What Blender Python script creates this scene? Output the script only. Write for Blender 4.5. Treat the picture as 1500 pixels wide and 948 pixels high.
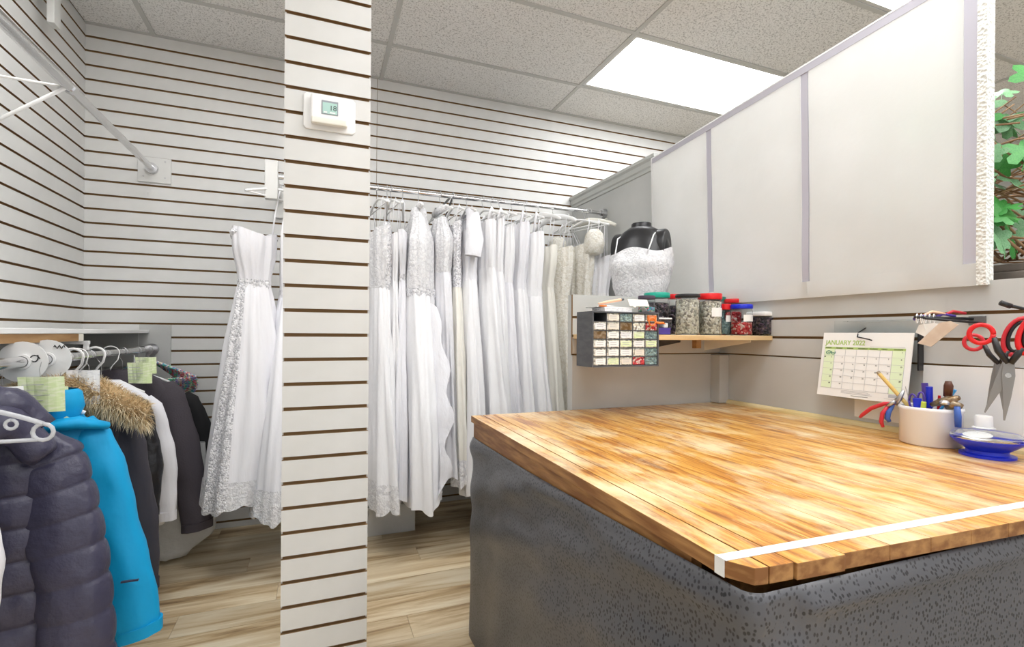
import bpy, bmesh, math, random
from mathutils import Vector, Matrix, noise
random.seed(7)
PI = math.pi
C = bpy.context.scene.collection
sc = bpy.context.scene
for o in list(bpy.data.objects): bpy.data.objects.remove(o)

# ------------------------------------------------------------------ camera
F, YAW, ROLL, HZ, CAMZ = 722.0, math.radians(21.5), math.radians(0.43), 489.0, 1.14
cam = bpy.data.objects.new('camera', bpy.data.cameras.new('camera')); C.objects.link(cam)
cam.data.sensor_fit = 'HORIZONTAL'; cam.data.sensor_width = 36.0
cam.data.lens = 36.0*F/1500; cam.data.shift_y = (HZ-474)/1500
cam.data.clip_start = 0.02
cam.matrix_world = Matrix.Translation((0,0,CAMZ)) @ Matrix.Rotation(-YAW,4,'Z') @ Matrix.Rotation(PI/2,4,'X') @ Matrix.Rotation(ROLL,4,'Z')
sc.camera = cam

# ------------------------------------------------------------------ light and exposure
sc.view_settings.view_transform = 'Standard'; sc.view_settings.look = 'None'
sc.view_settings.gamma = 1; sc.view_settings.use_curve_mapping = False
sc.view_settings.exposure = 0.0
w = bpy.data.worlds.new('world'); sc.world = w; w.use_nodes = True
w.node_tree.nodes['Background'].inputs[0].default_value = (.97,.985,1.0,1)
w.node_tree.nodes['Background'].inputs[1].default_value = 1.2
LAMP = 11.0

# ------------------------------------------------------------------ materials
def mat(name, col, rough=0.6, metal=0.0, spec=0.5, vary=None, bump=None, alpha=None, trans=0, ior=1.45, emit=None, sheen=0, coord='Object'):
    m = bpy.data.materials.new(name); m.use_nodes = True
    nt = m.node_tree; b = nt.nodes['Principled BSDF']
    b.inputs['Base Color'].default_value = (*col,1); b.inputs['Roughness'].default_value = rough
    b.inputs['Metallic'].default_value = metal; b.inputs['Specular IOR Level'].default_value = spec
    b.inputs['Transmission Weight'].default_value = trans; b.inputs['IOR'].default_value = ior
    if sheen: b.inputs['Sheen Weight'].default_value = sheen
    if alpha is not None: b.inputs['Alpha'].default_value = alpha
    if emit: b.inputs['Emission Color'].default_value = (*col,1); b.inputs['Emission Strength'].default_value = emit
    tc = nt.nodes.new('ShaderNodeTexCoord')
    def mapped(scale):
        mp = nt.nodes.new('ShaderNodeMapping'); mp.inputs['Scale'].default_value = scale if isinstance(scale,tuple) else (scale,)*3
        nt.links.new(tc.outputs[coord], mp.inputs[0]); return mp.outputs[0]
    if vary:                       # (scale, second colour, lo, hi)
        n = nt.nodes.new('ShaderNodeTexNoise'); n.inputs['Detail'].default_value = 6; n.inputs['Scale'].default_value = 1
        nt.links.new(mapped(vary[0]), n.inputs['Vector'])
        r = nt.nodes.new('ShaderNodeValToRGB'); e = r.color_ramp.elements
        e[0].position = vary[2]; e[1].position = vary[3]; e[0].color = (*col,1); e[1].color = (*vary[1],1)
        nt.links.new(n.outputs['Fac'], r.inputs[0]); nt.links.new(r.outputs[0], b.inputs['Base Color'])
    if bump:                       # (kind, scale, strength, distance)
        if bump[0]=='noise':
            n = nt.nodes.new('ShaderNodeTexNoise'); n.inputs['Scale'].default_value = 1; n.inputs['Detail'].default_value = 4; out = n.outputs['Fac']
        else:
            n = nt.nodes.new('ShaderNodeTexVoronoi'); n.inputs['Scale'].default_value = 1; out = n.outputs['Distance']
            if bump[0]=='edge': n.feature = 'DISTANCE_TO_EDGE'
        nt.links.new(mapped(bump[1]), n.inputs['Vector'])
        bn = nt.nodes.new('ShaderNodeBump'); bn.inputs['Strength'].default_value = bump[2]; bn.inputs['Distance'].default_value = bump[3]
        nt.links.new(out, bn.inputs['Height']); nt.links.new(bn.outputs[0], b.inputs['Normal'])
    return m
def vor_mat(name, cols, scale, rough=0.5, bumpd=0.004, spec=0.5):
    """coloured cells (beads, buttons): a voronoi cell picks one of cols"""
    m = mat(name, cols[0], rough, spec=spec); nt = m.node_tree; b = nt.nodes['Principled BSDF']
    tc = nt.nodes.new('ShaderNodeTexCoord'); v = nt.nodes.new('ShaderNodeTexVoronoi'); v.inputs['Scale'].default_value = scale
    nt.links.new(tc.outputs['Object'], v.inputs['Vector'])
    s = nt.nodes.new('ShaderNodeSeparateColor'); nt.links.new(v.outputs['Color'], s.inputs[0])
    r = nt.nodes.new('ShaderNodeValToRGB'); r.color_ramp.interpolation = 'CONSTANT'; e = r.color_ramp.elements
    while len(e) < len(cols): e.new(0.5)
    for i,c in enumerate(cols): e[i].position = i/len(cols); e[i].color = (*c,1)
    nt.links.new(s.outputs[0], r.inputs[0]); nt.links.new(r.outputs[0], b.inputs['Base Color'])
    bn = nt.nodes.new('ShaderNodeBump'); bn.inputs['Strength'].default_value = 0.9; bn.inputs['Distance'].default_value = bumpd; bn.invert = True
    nt.links.new(v.outputs['Distance'], bn.inputs['Height']); nt.links.new(bn.outputs[0], b.inputs['Normal'])
    return m
def lace_mat(name, base, dark, scale):
    m = mat(name, base, 0.75, spec=0.25); nt = m.node_tree; b = nt.nodes['Principled BSDF']
    tc = nt.nodes.new('ShaderNodeTexCoord'); v = nt.nodes.new('ShaderNodeTexVoronoi'); v.inputs['Scale'].default_value = scale; v.feature = 'SMOOTH_F1'
    n = nt.nodes.new('ShaderNodeTexNoise'); n.inputs['Scale'].default_value = scale*0.6; n.inputs['Detail'].default_value = 5
    ad = nt.nodes.new('ShaderNodeVectorMath'); ad.operation = 'MULTIPLY_ADD'; ad.inputs[1].default_value = (.05,)*3
    nt.links.new(tc.outputs['Object'], n.inputs['Vector']); nt.links.new(n.outputs['Color'], ad.inputs[0]); nt.links.new(tc.outputs['Object'], ad.inputs[2]); nt.links.new(ad.outputs[0], v.inputs['Vector'])
    r = nt.nodes.new('ShaderNodeValToRGB'); e = r.color_ramp.elements
    e[0].position = .25; e[0].color = (*base,1); e[1].position = .75; e[1].color = (*dark,1)
    nt.links.new(v.outputs['Distance'], r.inputs[0]); nt.links.new(r.outputs[0], b.inputs['Base Color'])
    bn = nt.nodes.new('ShaderNodeBump'); bn.inputs['Strength'].default_value = .8; bn.inputs['Distance'].default_value = .006; bn.invert = True
    nt.links.new(v.outputs['Distance'], bn.inputs['Height']); nt.links.new(bn.outputs[0], b.inputs['Normal'])
    return m

M = {}
M['slat'] = mat('slat_paint', (.66,.66,.64), .42, vary=((9,9,9),(.70,.70,.685),.35,.7))
M['mdf'] = mat('raw_mdf', (.27,.165,.075), .9)
M['greywall'] = mat('grey_paint', (.50,.51,.495), .5, vary=((3,3,3),(.57,.575,.56),.35,.7))
M['mould'] = mat('moulding_paint', (.52,.53,.51), .45)
M['tbar'] = mat('ceiling_bar', (.52,.52,.50), .5)
M['chrome'] = mat('chrome', (.72,.72,.73), .16, 1.0)
M['steel'] = mat('brushed_steel', (.55,.55,.56), .32, 1.0)
M['shearsteel'] = mat('shear_steel', (.33,.33,.33), .38, .9)
M['darksteel'] = mat('dark_metal', (.22,.22,.22), .4, .8)
M['whitepl'] = mat('white_plastic', (.86,.86,.85), .35)
M['ivorypl'] = mat('ivory_plastic', (.82,.80,.72), .4)
M['blackpl'] = mat('black_plastic', (.02,.02,.022), .4)
M['greypl'] = mat('slate_plastic', (.075,.08,.09), .5, vary=((20,20,60),(.10,.105,.115),.4,.6))
M['clear'] = mat('clear_plastic', (.93,.95,.95), .06, trans=1.0, ior=1.12)
M['clearedge'] = mat('clear_hanger_plastic', (.75,.77,.80), .15, alpha=.6)
M['film'] = mat('plastic_film', (.85,.86,.86), .25, alpha=.7, bump=('noise',22,.8,.01))
M['paper'] = mat('paper', (.86,.86,.84), .8)
M['papergreen'] = mat('green_paper', (.66,.78,.42), .8, vary=((40,40,160),(.78,.85,.60),.42,.58))
M['paperline'] = mat('lined_paper', (.84,.84,.84), .8, vary=((60,60,240),(.60,.60,.64),.52,.62))
M['papertan'] = mat('tan_paper', (.62,.50,.40), .85, vary=((25,25,25),(.70,.60,.50),.4,.6))
M['ink'] = mat('ink', (.03,.03,.03), .6)
M['inkgrey'] = mat('grey_ink', (.45,.46,.48), .8)
M['calgreen'] = mat('calendar_green', (.42,.58,.18), .8)
M['calpale'] = mat('calendar_pale_green', (.74,.86,.60), .8)
M['satin'] = mat('white_satin', (.89,.89,.905), .42, spec=.35, bump=('noise',(16,16,5),.4,.03))
M['satin2'] = mat('cool_white_satin', (.83,.83,.865), .36, spec=.4, bump=('noise',(18,18,7),.5,.03))
M['tulle'] = mat('white_tulle', (.87,.87,.90), .8, spec=.2, bump=('noise',(30,30,5),.35,.01))
M['ivory'] = mat('ivory_satin', (.87,.85,.78), .5, spec=.3, bump=('noise',(9,9,3),.25,.02))
M['lace'] = lace_mat('white_lace', (.88,.88,.89), (.66,.66,.68), 75)
M['laceivory'] = lace_mat('ivory_lace', (.88,.86,.80), (.72,.68,.58), 75)
M['bead'] = vor_mat('beaded_lace', [(.88,.88,.9),(.7,.7,.72),(.55,.55,.58),(.92,.92,.94)], 130, .3)
M['navy'] = mat('navy_nylon', (.050,.048,.085), .38, spec=.5, bump=('noise',(26,26,26),.5,.012))
M['blue'] = mat('bright_blue_shell', (.004,.34,.66), .55, spec=.35, bump=('noise',(7,7,5),.35,.03))
M['char'] = mat('charcoal_cloth', (.045,.042,.055), .75, bump=('noise',(9,9,9),.3,.02))
M['fleece'] = mat('plum_charcoal_fleece', (.075,.065,.078), .9, bump=('noise',160,.4,.003))
M['black'] = mat('black_cloth', (.012,.012,.014), .75, bump=('noise',(9,9,9),.3,.02))
M['blacknyl'] = mat('black_nylon', (.016,.016,.02), .3, bump=('noise',(20,20,20),.6,.015))
M['whitecloth'] = mat('white_cloth', (.78,.78,.82), .8, bump=('noise',(20,20,8),.5,.01))
M['fur'] = mat('fur_core', (.48,.33,.17), .9)
M['shelfwood'] = mat('plywood', (.62,.42,.20), .6, vary=((4,30,30),(.74,.55,.30),.4,.65))
M['oakend'] = mat('brown_board', (.30,.16,.06), .6, vary=((30,5,30),(.42,.25,.11),.4,.65))
M['cream'] = mat('cream_block', (.78,.73,.64), .7)
M['trimwood'] = mat('pale_pine_strip', (.70,.55,.26), .55, vary=((30,6,30),(.80,.68,.40),.4,.65))
M['fabric'] = mat('screen_fabric', (.74,.74,.72), .8, spec=.25, vary=((4,4,4),(.80,.80,.79),.4,.65), bump=('noise',(14,14,14),.3,.01))
def translucent(m, col, amt):
    nt = m.node_tree; b = nt.nodes['Principled BSDF']; out = nt.nodes['Material Output']
    t = nt.nodes.new('ShaderNodeBsdfTranslucent'); t.inputs[0].default_value = (*col,1); mx = nt.nodes.new('ShaderNodeMixShader'); mx.inputs[0].default_value = amt
    nt.links.new(b.outputs[0], mx.inputs[1]); nt.links.new(t.outputs[0], mx.inputs[2]); nt.links.new(mx.outputs[0], out.inputs[0])
translucent(M['fabric'], (.95,.95,.94), .45)
M['batten'] = mat('screen_batten', (.50,.49,.55), .8, spec=.2)
M['cut'] = mat('frayed_edge', (.80,.81,.77), .9, bump=('voronoi',120,.8,.006))
M['red'] = mat('red_plastic', (.70,.012,.016), .32)
M['green'] = mat('green_plastic', (.01,.36,.26), .35)
M['dgreen'] = mat('dark_green_plastic', (.03,.22,.16), .4)
M['bluepl'] = mat('cobalt_plastic', (.012,.03,.62), .28)
M['violet'] = mat('violet_plastic', (.10,.06,.36), .35)
M['sky'] = mat('light_blue_plastic', (.05,.38,.80), .35)
M['lime'] = mat('lime_plastic', (.55,.65,.08), .4)
M['plumlid'] = mat('plum_lid', (.06,.045,.07), .5)
M['orange'] = mat('orange_plastic', (.75,.20,.03), .4)
M['peach'] = mat('peach_plastic', (.85,.50,.33), .45)
M['ceramic'] = mat('white_ceramic', (.80,.79,.80), .22)
M['pencil'] = mat('pencil_wood', (.70,.50,.16), .5)
M['brass'] = mat('worn_brass', (.20,.12,.05), .4, .8, vary=((60,60,60),(.42,.34,.24),.4,.6))
M['toolbrown'] = mat('brown_grip', (.10,.035,.02), .35)
M['gripred'] = mat('red_grip', (.60,.03,.045), .4)
M['gripblue'] = mat('blue_grip', (.05,.12,.42), .4)
M['buttons'] = vor_mat('pale_buttons', [(.74,.72,.62),(.55,.53,.44),(.82,.81,.75),(.36,.35,.30),(.80,.77,.66),(.30,.28,.24)], 125, .4, .006)
M['dark_buttons'] = vor_mat('dark_buttons', [(.05,.04,.05),(.12,.08,.13),(.03,.03,.04),(.20,.15,.16)], 120, .35, .008)
M['red_beads'] = vor_mat('red_beads', [(.60,.03,.04),(.75,.10,.10),(.42,.02,.03),(.80,.55,.50)], 130, .35, .008)
M['teal_beads'] = vor_mat('teal_beads', [(.20,.30,.30),(.28,.38,.36),(.14,.22,.24)], 130, .45, .006)
M['mixbeads'] = vor_mat('mixed_beads', [(.12,.55,.33),(.72,.16,.18),(.88,.80,.62),(.34,.30,.58),(.14,.52,.60),(.88,.76,.78)], 110, .3, .006)
M['mannequin'] = mat('black_mannequin', (.018,.018,.02), .34)
M['leaf'] = mat('ivy_leaf', (.03,.22,.035), .5, vary=((18,18,18),(.06,.30,.05),.4,.62))
M['leafpale'] = mat('ivy_leaf_pale', (.20,.38,.20), .5, vary=((18,18,18),(.06,.26,.08),.45,.7))
M['twig'] = mat('twig', (.20,.10,.045), .8, vary=((20,20,20),(.36,.22,.12),.4,.6))
M['ledge'] = mat('dark_ledge', (.10,.08,.065), .6, vary=((10,10,10),(.16,.13,.11),.4,.6))
M['lcd'] = mat('lcd', (.40,.62,.56), .3)
M['lcdframe'] = mat('lcd_frame', (.30,.33,.36), .4)
M['diffuser'] = mat('lamp_diffuser', (.985,.99,1), .6, emit=LAMP)
M['frame'] = mat('lamp_frame', (.62,.62,.60), .45)

def tile_mat():
    m = mat('ceiling_tile', (.60,.585,.56), .95, spec=.1); nt = m.node_tree; b = nt.nodes['Principled BSDF']
    tc = nt.nodes.new('ShaderNodeTexCoord')
    n = nt.nodes.new('ShaderNodeTexNoise'); n.inputs['Scale'].default_value = 120; n.inputs['Detail'].default_value = 3; n.inputs['Distortion'].default_value = 1.0
    nt.links.new(tc.outputs['Object'], n.inputs['Vector'])
    r = nt.nodes.new('ShaderNodeValToRGB'); e = r.color_ramp.elements
    e[0].position = .36; e[0].color = (.50,.49,.475,1); e[1].position = .47; e[1].color = (.84,.835,.82,1)
    nt.links.new(n.outputs['Fac'], r.inputs[0]); nt.links.new(r.outputs[0], b.inputs['Base Color'])
    bn = nt.nodes.new('ShaderNodeBump'); bn.inputs['Strength'].default_value = .8; bn.inputs['Distance'].default_value = .006
    nt.links.new(r.outputs[0], bn.inputs['Height']); nt.links.new(bn.outputs[0], b.inputs['Normal'])
    return m
M['tile'] = tile_mat()
def wood_mat(name, axis, ramp, scale, rough, coat=0, worn=None, rand=37.0, val=(.88,1.1)):
    """long-grained wood; axis = the direction the grain runs; every board is offset by its random number"""
    m = mat(name, ramp[0][1], rough); nt = m.node_tree; b = nt.nodes['Principled BSDF']
    tc = nt.nodes.new('ShaderNodeTexCoord'); oi = nt.nodes.new('ShaderNodeObjectInfo')
    ad = nt.nodes.new('ShaderNodeVectorMath'); ad.operation = 'ADD'
    mu = nt.nodes.new('ShaderNodeMath'); mu.operation = 'MULTIPLY'; mu.inputs[1].default_value = rand
    nt.links.new(oi.outputs['Random'], mu.inputs[0]); nt.links.new(tc.outputs['Object'], ad.inputs[0]); nt.links.new(mu.outputs[0], ad.inputs[1])
    mp = nt.nodes.new('ShaderNodeMapping'); s = [scale]*3; s[axis] = scale*.09; mp.inputs['Scale'].default_value = s
    nt.links.new(ad.outputs[0], mp.inputs[0])
    n = nt.nodes.new('ShaderNodeTexNoise'); n.inputs['Scale'].default_value = 1; n.inputs['Detail'].default_value = 7; n.inputs['Distortion'].default_value = .7; n.inputs['Roughness'].default_value = .62
    nt.links.new(mp.outputs[0], n.inputs['Vector'])
    r = nt.nodes.new('ShaderNodeValToRGB'); e = r.color_ramp.elements
    while len(e) < len(ramp): e.new(.5)
    for i,(p,c) in enumerate(ramp): e[i].position = p; e[i].color = (*c,1)
    nt.links.new(n.outputs['Fac'], r.inputs[0]); col = r.outputs[0]
    if worn:                       # pale worn patches: (scale, colour, lo, hi, amount)
        mp2 = nt.nodes.new('ShaderNodeMapping'); s2 = [worn[0]]*3; s2[axis] = worn[0]*.4; mp2.inputs['Scale'].default_value = s2
        nt.links.new(tc.outputs['Object'], mp2.inputs[0])
        n2 = nt.nodes.new('ShaderNodeTexNoise'); n2.inputs['Scale'].default_value = 1; n2.inputs['Detail'].default_value = 9; n2.inputs['Roughness'].default_value = .68
        nt.links.new(mp2.outputs[0], n2.inputs['Vector'])
        r2 = nt.nodes.new('ShaderNodeValToRGB'); r2.color_ramp.elements[0].position = worn[2]; r2.color_ramp.elements[1].position = worn[3]
        r2.color_ramp.elements[1].color = (worn[4],)*3+(1,)
        nt.links.new(n2.outputs['Fac'], r2.inputs[0])
        mx = nt.nodes.new('ShaderNodeMix'); mx.data_type = 'RGBA'; nt.links.new(r2.outputs[0], mx.inputs['Factor'])
        nt.links.new(col, mx.inputs['A']); mx.inputs['B'].default_value = (*worn[1],1); col = mx.outputs['Result']
    hs = nt.nodes.new('ShaderNodeHueSaturation'); nt.links.new(col, hs.inputs['Color'])
    mr = nt.nodes.new('ShaderNodeMapRange'); mr.inputs['To Min'].default_value = val[0]; mr.inputs['To Max'].default_value = val[1]
    nt.links.new(oi.outputs['Random'], mr.inputs['Value']); nt.links.new(mr.outputs[0], hs.inputs['Value'])
    nt.links.new(hs.outputs[0], b.inputs['Base Color'])
    b.inputs['Coat Weight'].default_value = coat; b.inputs['Coat Roughness'].default_value = .18
    bn = nt.nodes.new('ShaderNodeBump'); bn.inputs['Strength'].default_value = .15; bn.inputs['Distance'].default_value = .003
    nt.links.new(n.outputs['Fac'], bn.inputs['Height']); nt.links.new(bn.outputs[0], b.inputs['Normal'])
    return m
M['floorplank'] = wood_mat('laminate_plank', 0, [(.27,(.17,.095,.04)),(.40,(.48,.345,.19)),(.50,(.66,.53,.34)),(.64,(.78,.68,.50))], 14, .42)
M['table'] = wood_mat('worn_table_wood', 1, [(.30,(.19,.05,.005)),(.42,(.46,.165,.02)),(.52,(.66,.32,.05)),(.66,(.80,.50,.15))], 62, .30, .3, (9,(.92,.76,.47),.46,.65,.85), .0, (.97,1.03))
M['tableedge'] = mat('table_edge_wood', (.24,.10,.03), .5, vary=((40,7,60),(.46,.24,.085),.40,.66))
def spot_cloth():
    m = mat('spotted_charcoal_cloth', (.10,.10,.11), .36, spec=.6); nt = m.node_tree; b = nt.nodes['Principled BSDF']
    tc = nt.nodes.new('ShaderNodeTexCoord'); v = nt.nodes.new('ShaderNodeTexVoronoi'); v.inputs['Scale'].default_value = 150; v.inputs['Randomness'].default_value = .8
    mp = nt.nodes.new('ShaderNodeMapping'); mp.inputs['Scale'].default_value = (1,1,.8); nt.links.new(tc.outputs['Object'], mp.inputs[0]); nt.links.new(mp.outputs[0], v.inputs['Vector'])
    r = nt.nodes.new('ShaderNodeValToRGB'); e = r.color_ramp.elements
    e[0].position = .26; e[0].color = (.03,.03,.034,1); e[1].position = .42; e[1].color = (.098,.099,.11,1)
    nt.links.new(v.outputs['Distance'], r.inputs[0]); nt.links.new(r.outputs[0], b.inputs['Base Color'])
    bn = nt.nodes.new('ShaderNodeBump'); bn.inputs['Strength'].default_value = .35; bn.inputs['Distance'].default_value = .002
    nt.links.new(r.outputs[0], bn.inputs['Height']); nt.links.new(bn.outputs[0], b.inputs['Normal'])
    return m
M['spot'] = spot_cloth()
def fur_mat():
    m = mat('fur_strands', (.5,.35,.18), .7, spec=.3); nt = m.node_tree; b = nt.nodes['Principled BSDF']
    at_ = nt.nodes.new('ShaderNodeAttribute'); at_.attribute_name = 'tone'
    r = nt.nodes.new('ShaderNodeValToRGB'); e = r.color_ramp.elements; e.new(.5)
    for i,(p,c) in enumerate([(0,(.20,.11,.045)),(.5,(.58,.41,.20)),(1,(.90,.80,.58))]): e[i].position = p; e[i].color = (*c,1)
    nt.links.new(at_.outputs['Fac'], r.inputs[0]); nt.links.new(r.outputs[0], b.inputs['Base Color']); return m
M['furhair'] = fur_mat()

# ------------------------------------------------------------------ helpers
def ray(u, v):
    a, b = u-750.0, HZ-v
    r = a*math.cos(ROLL)-b*math.sin(ROLL); z = a*math.sin(ROLL)+b*math.cos(ROLL)
    return Vector((r*math.cos(YAW)+F*math.sin(YAW), -r*math.sin(YAW)+F*math.cos(YAW), z))
def at(u, v, axis, val):
    """the point of the plane axis = val that pixel (u, v) of the photograph shows"""
    d = ray(u, v); o = Vector((0,0,CAMZ)); return o + d*((val-o[axis])/d[axis])

class MB:
    def __init__(s): s.v = []; s.f = []; s.mi = []; s.cur = 0
    def add(s, vs, fs):
        n = len(s.v); s.v += [tuple(v) for v in vs]
        for f in fs: s.f.append([i+n for i in f]); s.mi.append(s.cur)
        return s
    def box(s, lo, hi, mtx=None):
        x0,y0,z0 = lo; x1,y1,z1 = hi
        vs = [Vector(p) for p in ((x0,y0,z0),(x1,y0,z0),(x1,y1,z0),(x0,y1,z0),(x0,y0,z1),(x1,y0,z1),(x1,y1,z1),(x0,y1,z1))]
        if mtx: vs = [mtx @ v for v in vs]
        return s.add(vs, [(3,2,1,0),(4,5,6,7),(0,1,5,4),(1,2,6,5),(2,3,7,6),(3,0,4,7)])
    def rings(s, rings, caps=(True,True), closed=True):
        n = len(rings[0]); vs = [p for r in rings for p in r]; fs = []
        for i in range(len(rings)-1):
            for j in range(n if closed else n-1):
                k = (j+1)%n; fs.append((i*n+j, i*n+k, (i+1)*n+k, (i+1)*n+j))
        if caps[0]: fs.append(tuple(range(n-1,-1,-1)))
        if caps[1]: fs.append(tuple(range((len(rings)-1)*n, len(rings)*n)))
        return s.add(vs, fs)
    def tube(s, path, r, seg=8, caps=True, flat=1.0):
        path = [Vector(p) for p in path]; rs = r if isinstance(r,(list,tuple)) else [r]*len(path); rings = []; prev = None
        for i,p in enumerate(path):
            t = (path[min(i+1,len(path)-1)]-path[max(i-1,0)]).normalized()
            if prev is None: prev = Vector((0,0,1)) if abs(t.z)<.9 else Vector((1,0,0))
            nrm = (prev - t*prev.dot(t)); nrm = nrm.normalized() if nrm.length>1e-6 else t.orthogonal().normalized(); bi = t.cross(nrm); prev = nrm
            rings.append([p + (nrm*math.cos(2*PI*k/seg)*flat + bi*math.sin(2*PI*k/seg))*rs[i] for k in range(seg)])
        return s.rings(rings, (caps,caps))
    def lathe(s, prof, c=(0,0,0), seg=24, caps=(True,True), sx=1, sy=1, pw=1.0):
        def sp(x): return math.copysign(abs(x)**pw, x)
        return s.rings([[(c[0]+r*sp(math.cos(2*PI*k/seg))*sx, c[1]+r*sp(math.sin(2*PI*k/seg))*sy, c[2]+z) for k in range(seg)] for r,z in prof], caps)
    def prism(s, poly, a0, a1, axis):
        """extrude a 2D polygon (the two other axes in order) from a0 to a1 along axis"""
        def P3(p, a):
            q = [p[0],p[1]]; q.insert(axis, a); return tuple(q)
        n = len(poly); vs = [P3(p,a0) for p in poly]+[P3(p,a1) for p in poly]
        fs = [tuple(range(n-1,-1,-1)), tuple(range(n,2*n))]+[(i,(i+1)%n,n+(i+1)%n,n+i) for i in range(n)]
        return s.add(vs, fs)
    def mesh(s, name, mats, smooth=False):
        m = bpy.data.meshes.new(name); m.from_pydata(s.v, [], s.f)
        for mm in (mats if isinstance(mats,(list,tuple)) else [mats]): m.materials.append(M[mm])
        m.polygons.foreach_set('material_index', s.mi)
        bm = bmesh.new(); bm.from_mesh(m); bmesh.ops.recalc_face_normals(bm, faces=bm.faces); bm.to_mesh(m); bm.free()
        if smooth: m.polygons.foreach_set('use_smooth', [True]*len(m.polygons))
        m.update(); return m
    def build(s, name, mats, parent=None, smooth=False, bevel=0, loc=None, angle=None):
        o = bpy.data.objects.new(name, s.mesh(name, mats, smooth)); C.objects.link(o)
        if parent: o.parent = parent
        if loc: o.location = loc
        if bevel:
            b = o.modifiers.new('bevel','BEVEL'); b.width = bevel; b.segments = 2; b.limit_method = 'ANGLE'
        if smooth and angle:
            o.data.set_sharp_from_angle(angle=math.radians(angle))
        return o
def link(name, mesh, parent=None, loc=(0,0,0), rot=(0,0,0)):
    o = bpy.data.objects.new(name, mesh); C.objects.link(o); o.parent = parent; o.location = loc; o.rotation_euler = rot; return o
def tag(o, label, cat, group=None):
    o['label'] = label; o['category'] = cat
    if group: o['group'] = group
    return o
def thing(name, label, cat, loc=(0,0,0), rot=0, group=None):
    o = bpy.data.objects.new(name, None); C.objects.link(o); o.empty_display_size = .05
    o.location = loc; o.rotation_euler = rot if isinstance(rot,tuple) else (0,0,rot)
    return tag(o, label, cat, group)
def struct(o): o['kind'] = 'structure'; return o
def text(name, body, size, mat_, parent, loc, rot=(PI/2,0,0), bold=0, sx=1, depth=.0003):
    cu = bpy.data.curves.new(name,'FONT'); cu.body = body; cu.size = size; cu.extrude = depth; cu.offset = bold
    t = bpy.data.objects.new(name+'_tmp', cu); C.objects.link(t)
    me = bpy.data.meshes.new_from_object(t); bpy.data.objects.remove(t)
    me.materials.clear(); me.materials.append(M[mat_])
    o = link(name, me, parent, loc, rot); o.scale = (sx,1,1); return o

# ------------------------------------------------------------------ the room
LX, BY, CZ, PX = -1.158, 3.267, 2.774, 1.752          # left wall, back wall, ceiling, dividing wall
PIT, GAP, TH = .0762, .011, .012
def slat_mesh(length, h, along):
    """painted board; the front is painted, its edges are raw board. along: 0 front faces -y, 1 front faces +x, 2 front faces -x"""
    b = MB()
    if along==0: lo, hi, fr = (0,0,0), (length,TH,h), 2
    elif along==1: lo, hi, fr = (-TH,0,0), (0,length,h), 3
    else: lo, hi, fr = (0,0,0), (TH,length,h), 5
    b.box(lo, hi); b.mi[fr] = 1
    m = bpy.data.meshes.new('slat'); m.from_pydata(b.v, [], b.f); m.materials.append(M['mdf']); m.materials.append(M['slat']); m.polygons.foreach_set('material_index', b.mi); m.update()
    return m
def groove_zs(first, top):
    zs = [0.0]; z = first
    while z < top-.005: zs.append(z); z += PIT
    return zs+[top]
def slats(parent, length, first, top, along, loc):
    cache = {}; zs = groove_zs(first, top)
    for i in range(len(zs)-1):
        z0 = zs[i]+(GAP/2 if i else 0); z1 = zs[i+1]-(GAP/2 if i<len(zs)-2 else 0); h = round(z1-z0,4)
        if h < .004: continue
        if h not in cache: cache[h] = slat_mesh(length, h, along)
        link('slat', cache[h], parent, (loc[0],loc[1],z0))

floor = struct(MB().box((-1.3,-2.2,-.05),(6,3.5,-.012)).build('floor','mdf'))
PW = .158; row = 0; y = BY
pm = {}
while y > -.9:
    off = [-.55,-.1,-.9,-.35,-.75,-.2][row%6]; x = LX+off
    while x < 2.4:
        x0, x1 = max(x,LX), min(x+1.2,2.4)
        if x1-x0 > .02:
            L = round(x1-x0,3)
            if L not in pm: pm[L] = MB().box((.0007,.0007,-.012),(L-.0007,PW-.0007,0)).mesh('plank','floorplank')
            link('plank', pm[L], floor, (x0,y-PW,0))
        x += 1.2
    y -= PW; row += 1
struct(MB().box((2.4,-2.2,-.012),(6,3.3,0)).build('floor_far','floorplank', floor))

wb = struct(MB().box((LX-.05,BY+TH,0),(5.6,BY+.1,CZ+.05)).build('wall_back','mdf'))
SEAM = .344
slats(wb, SEAM-LX-.0012, .0383, CZ, 0, (LX, BY))
slats(wb, 5.5-SEAM, .0383, CZ, 0, (SEAM+.0012, BY))
wl = struct(MB().box((LX-.1,-2.2,0),(LX-TH,BY+.1,CZ+.05)).build('wall_left','mdf'))
slats(wl, BY+2.2, .0383, CZ, 1, (LX,-2.2))
struct(MB().box((5.5,-2.2,0),(5.6,3.3,CZ)).build('wall_right','greywall'))

# square column clad in slat boards
QX0, QX1, QY = -.1005, .1545, 1.66
wp = struct(MB().box((QX0+.004,QY+TH,0),(QX1-.004,QY+.25,CZ)).build('wall_column','mdf'))
slats(wp, QX1-QX0, .0647, CZ, 0, (QX0,QY))
side = MB().box((QX0,QY+TH,0),(QX0+.004,QY+.25,CZ)); side.box((QX1-.004,QY+TH,0),(QX1,QY+.25,CZ))
side.build('side_panel','slat',wp)

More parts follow.
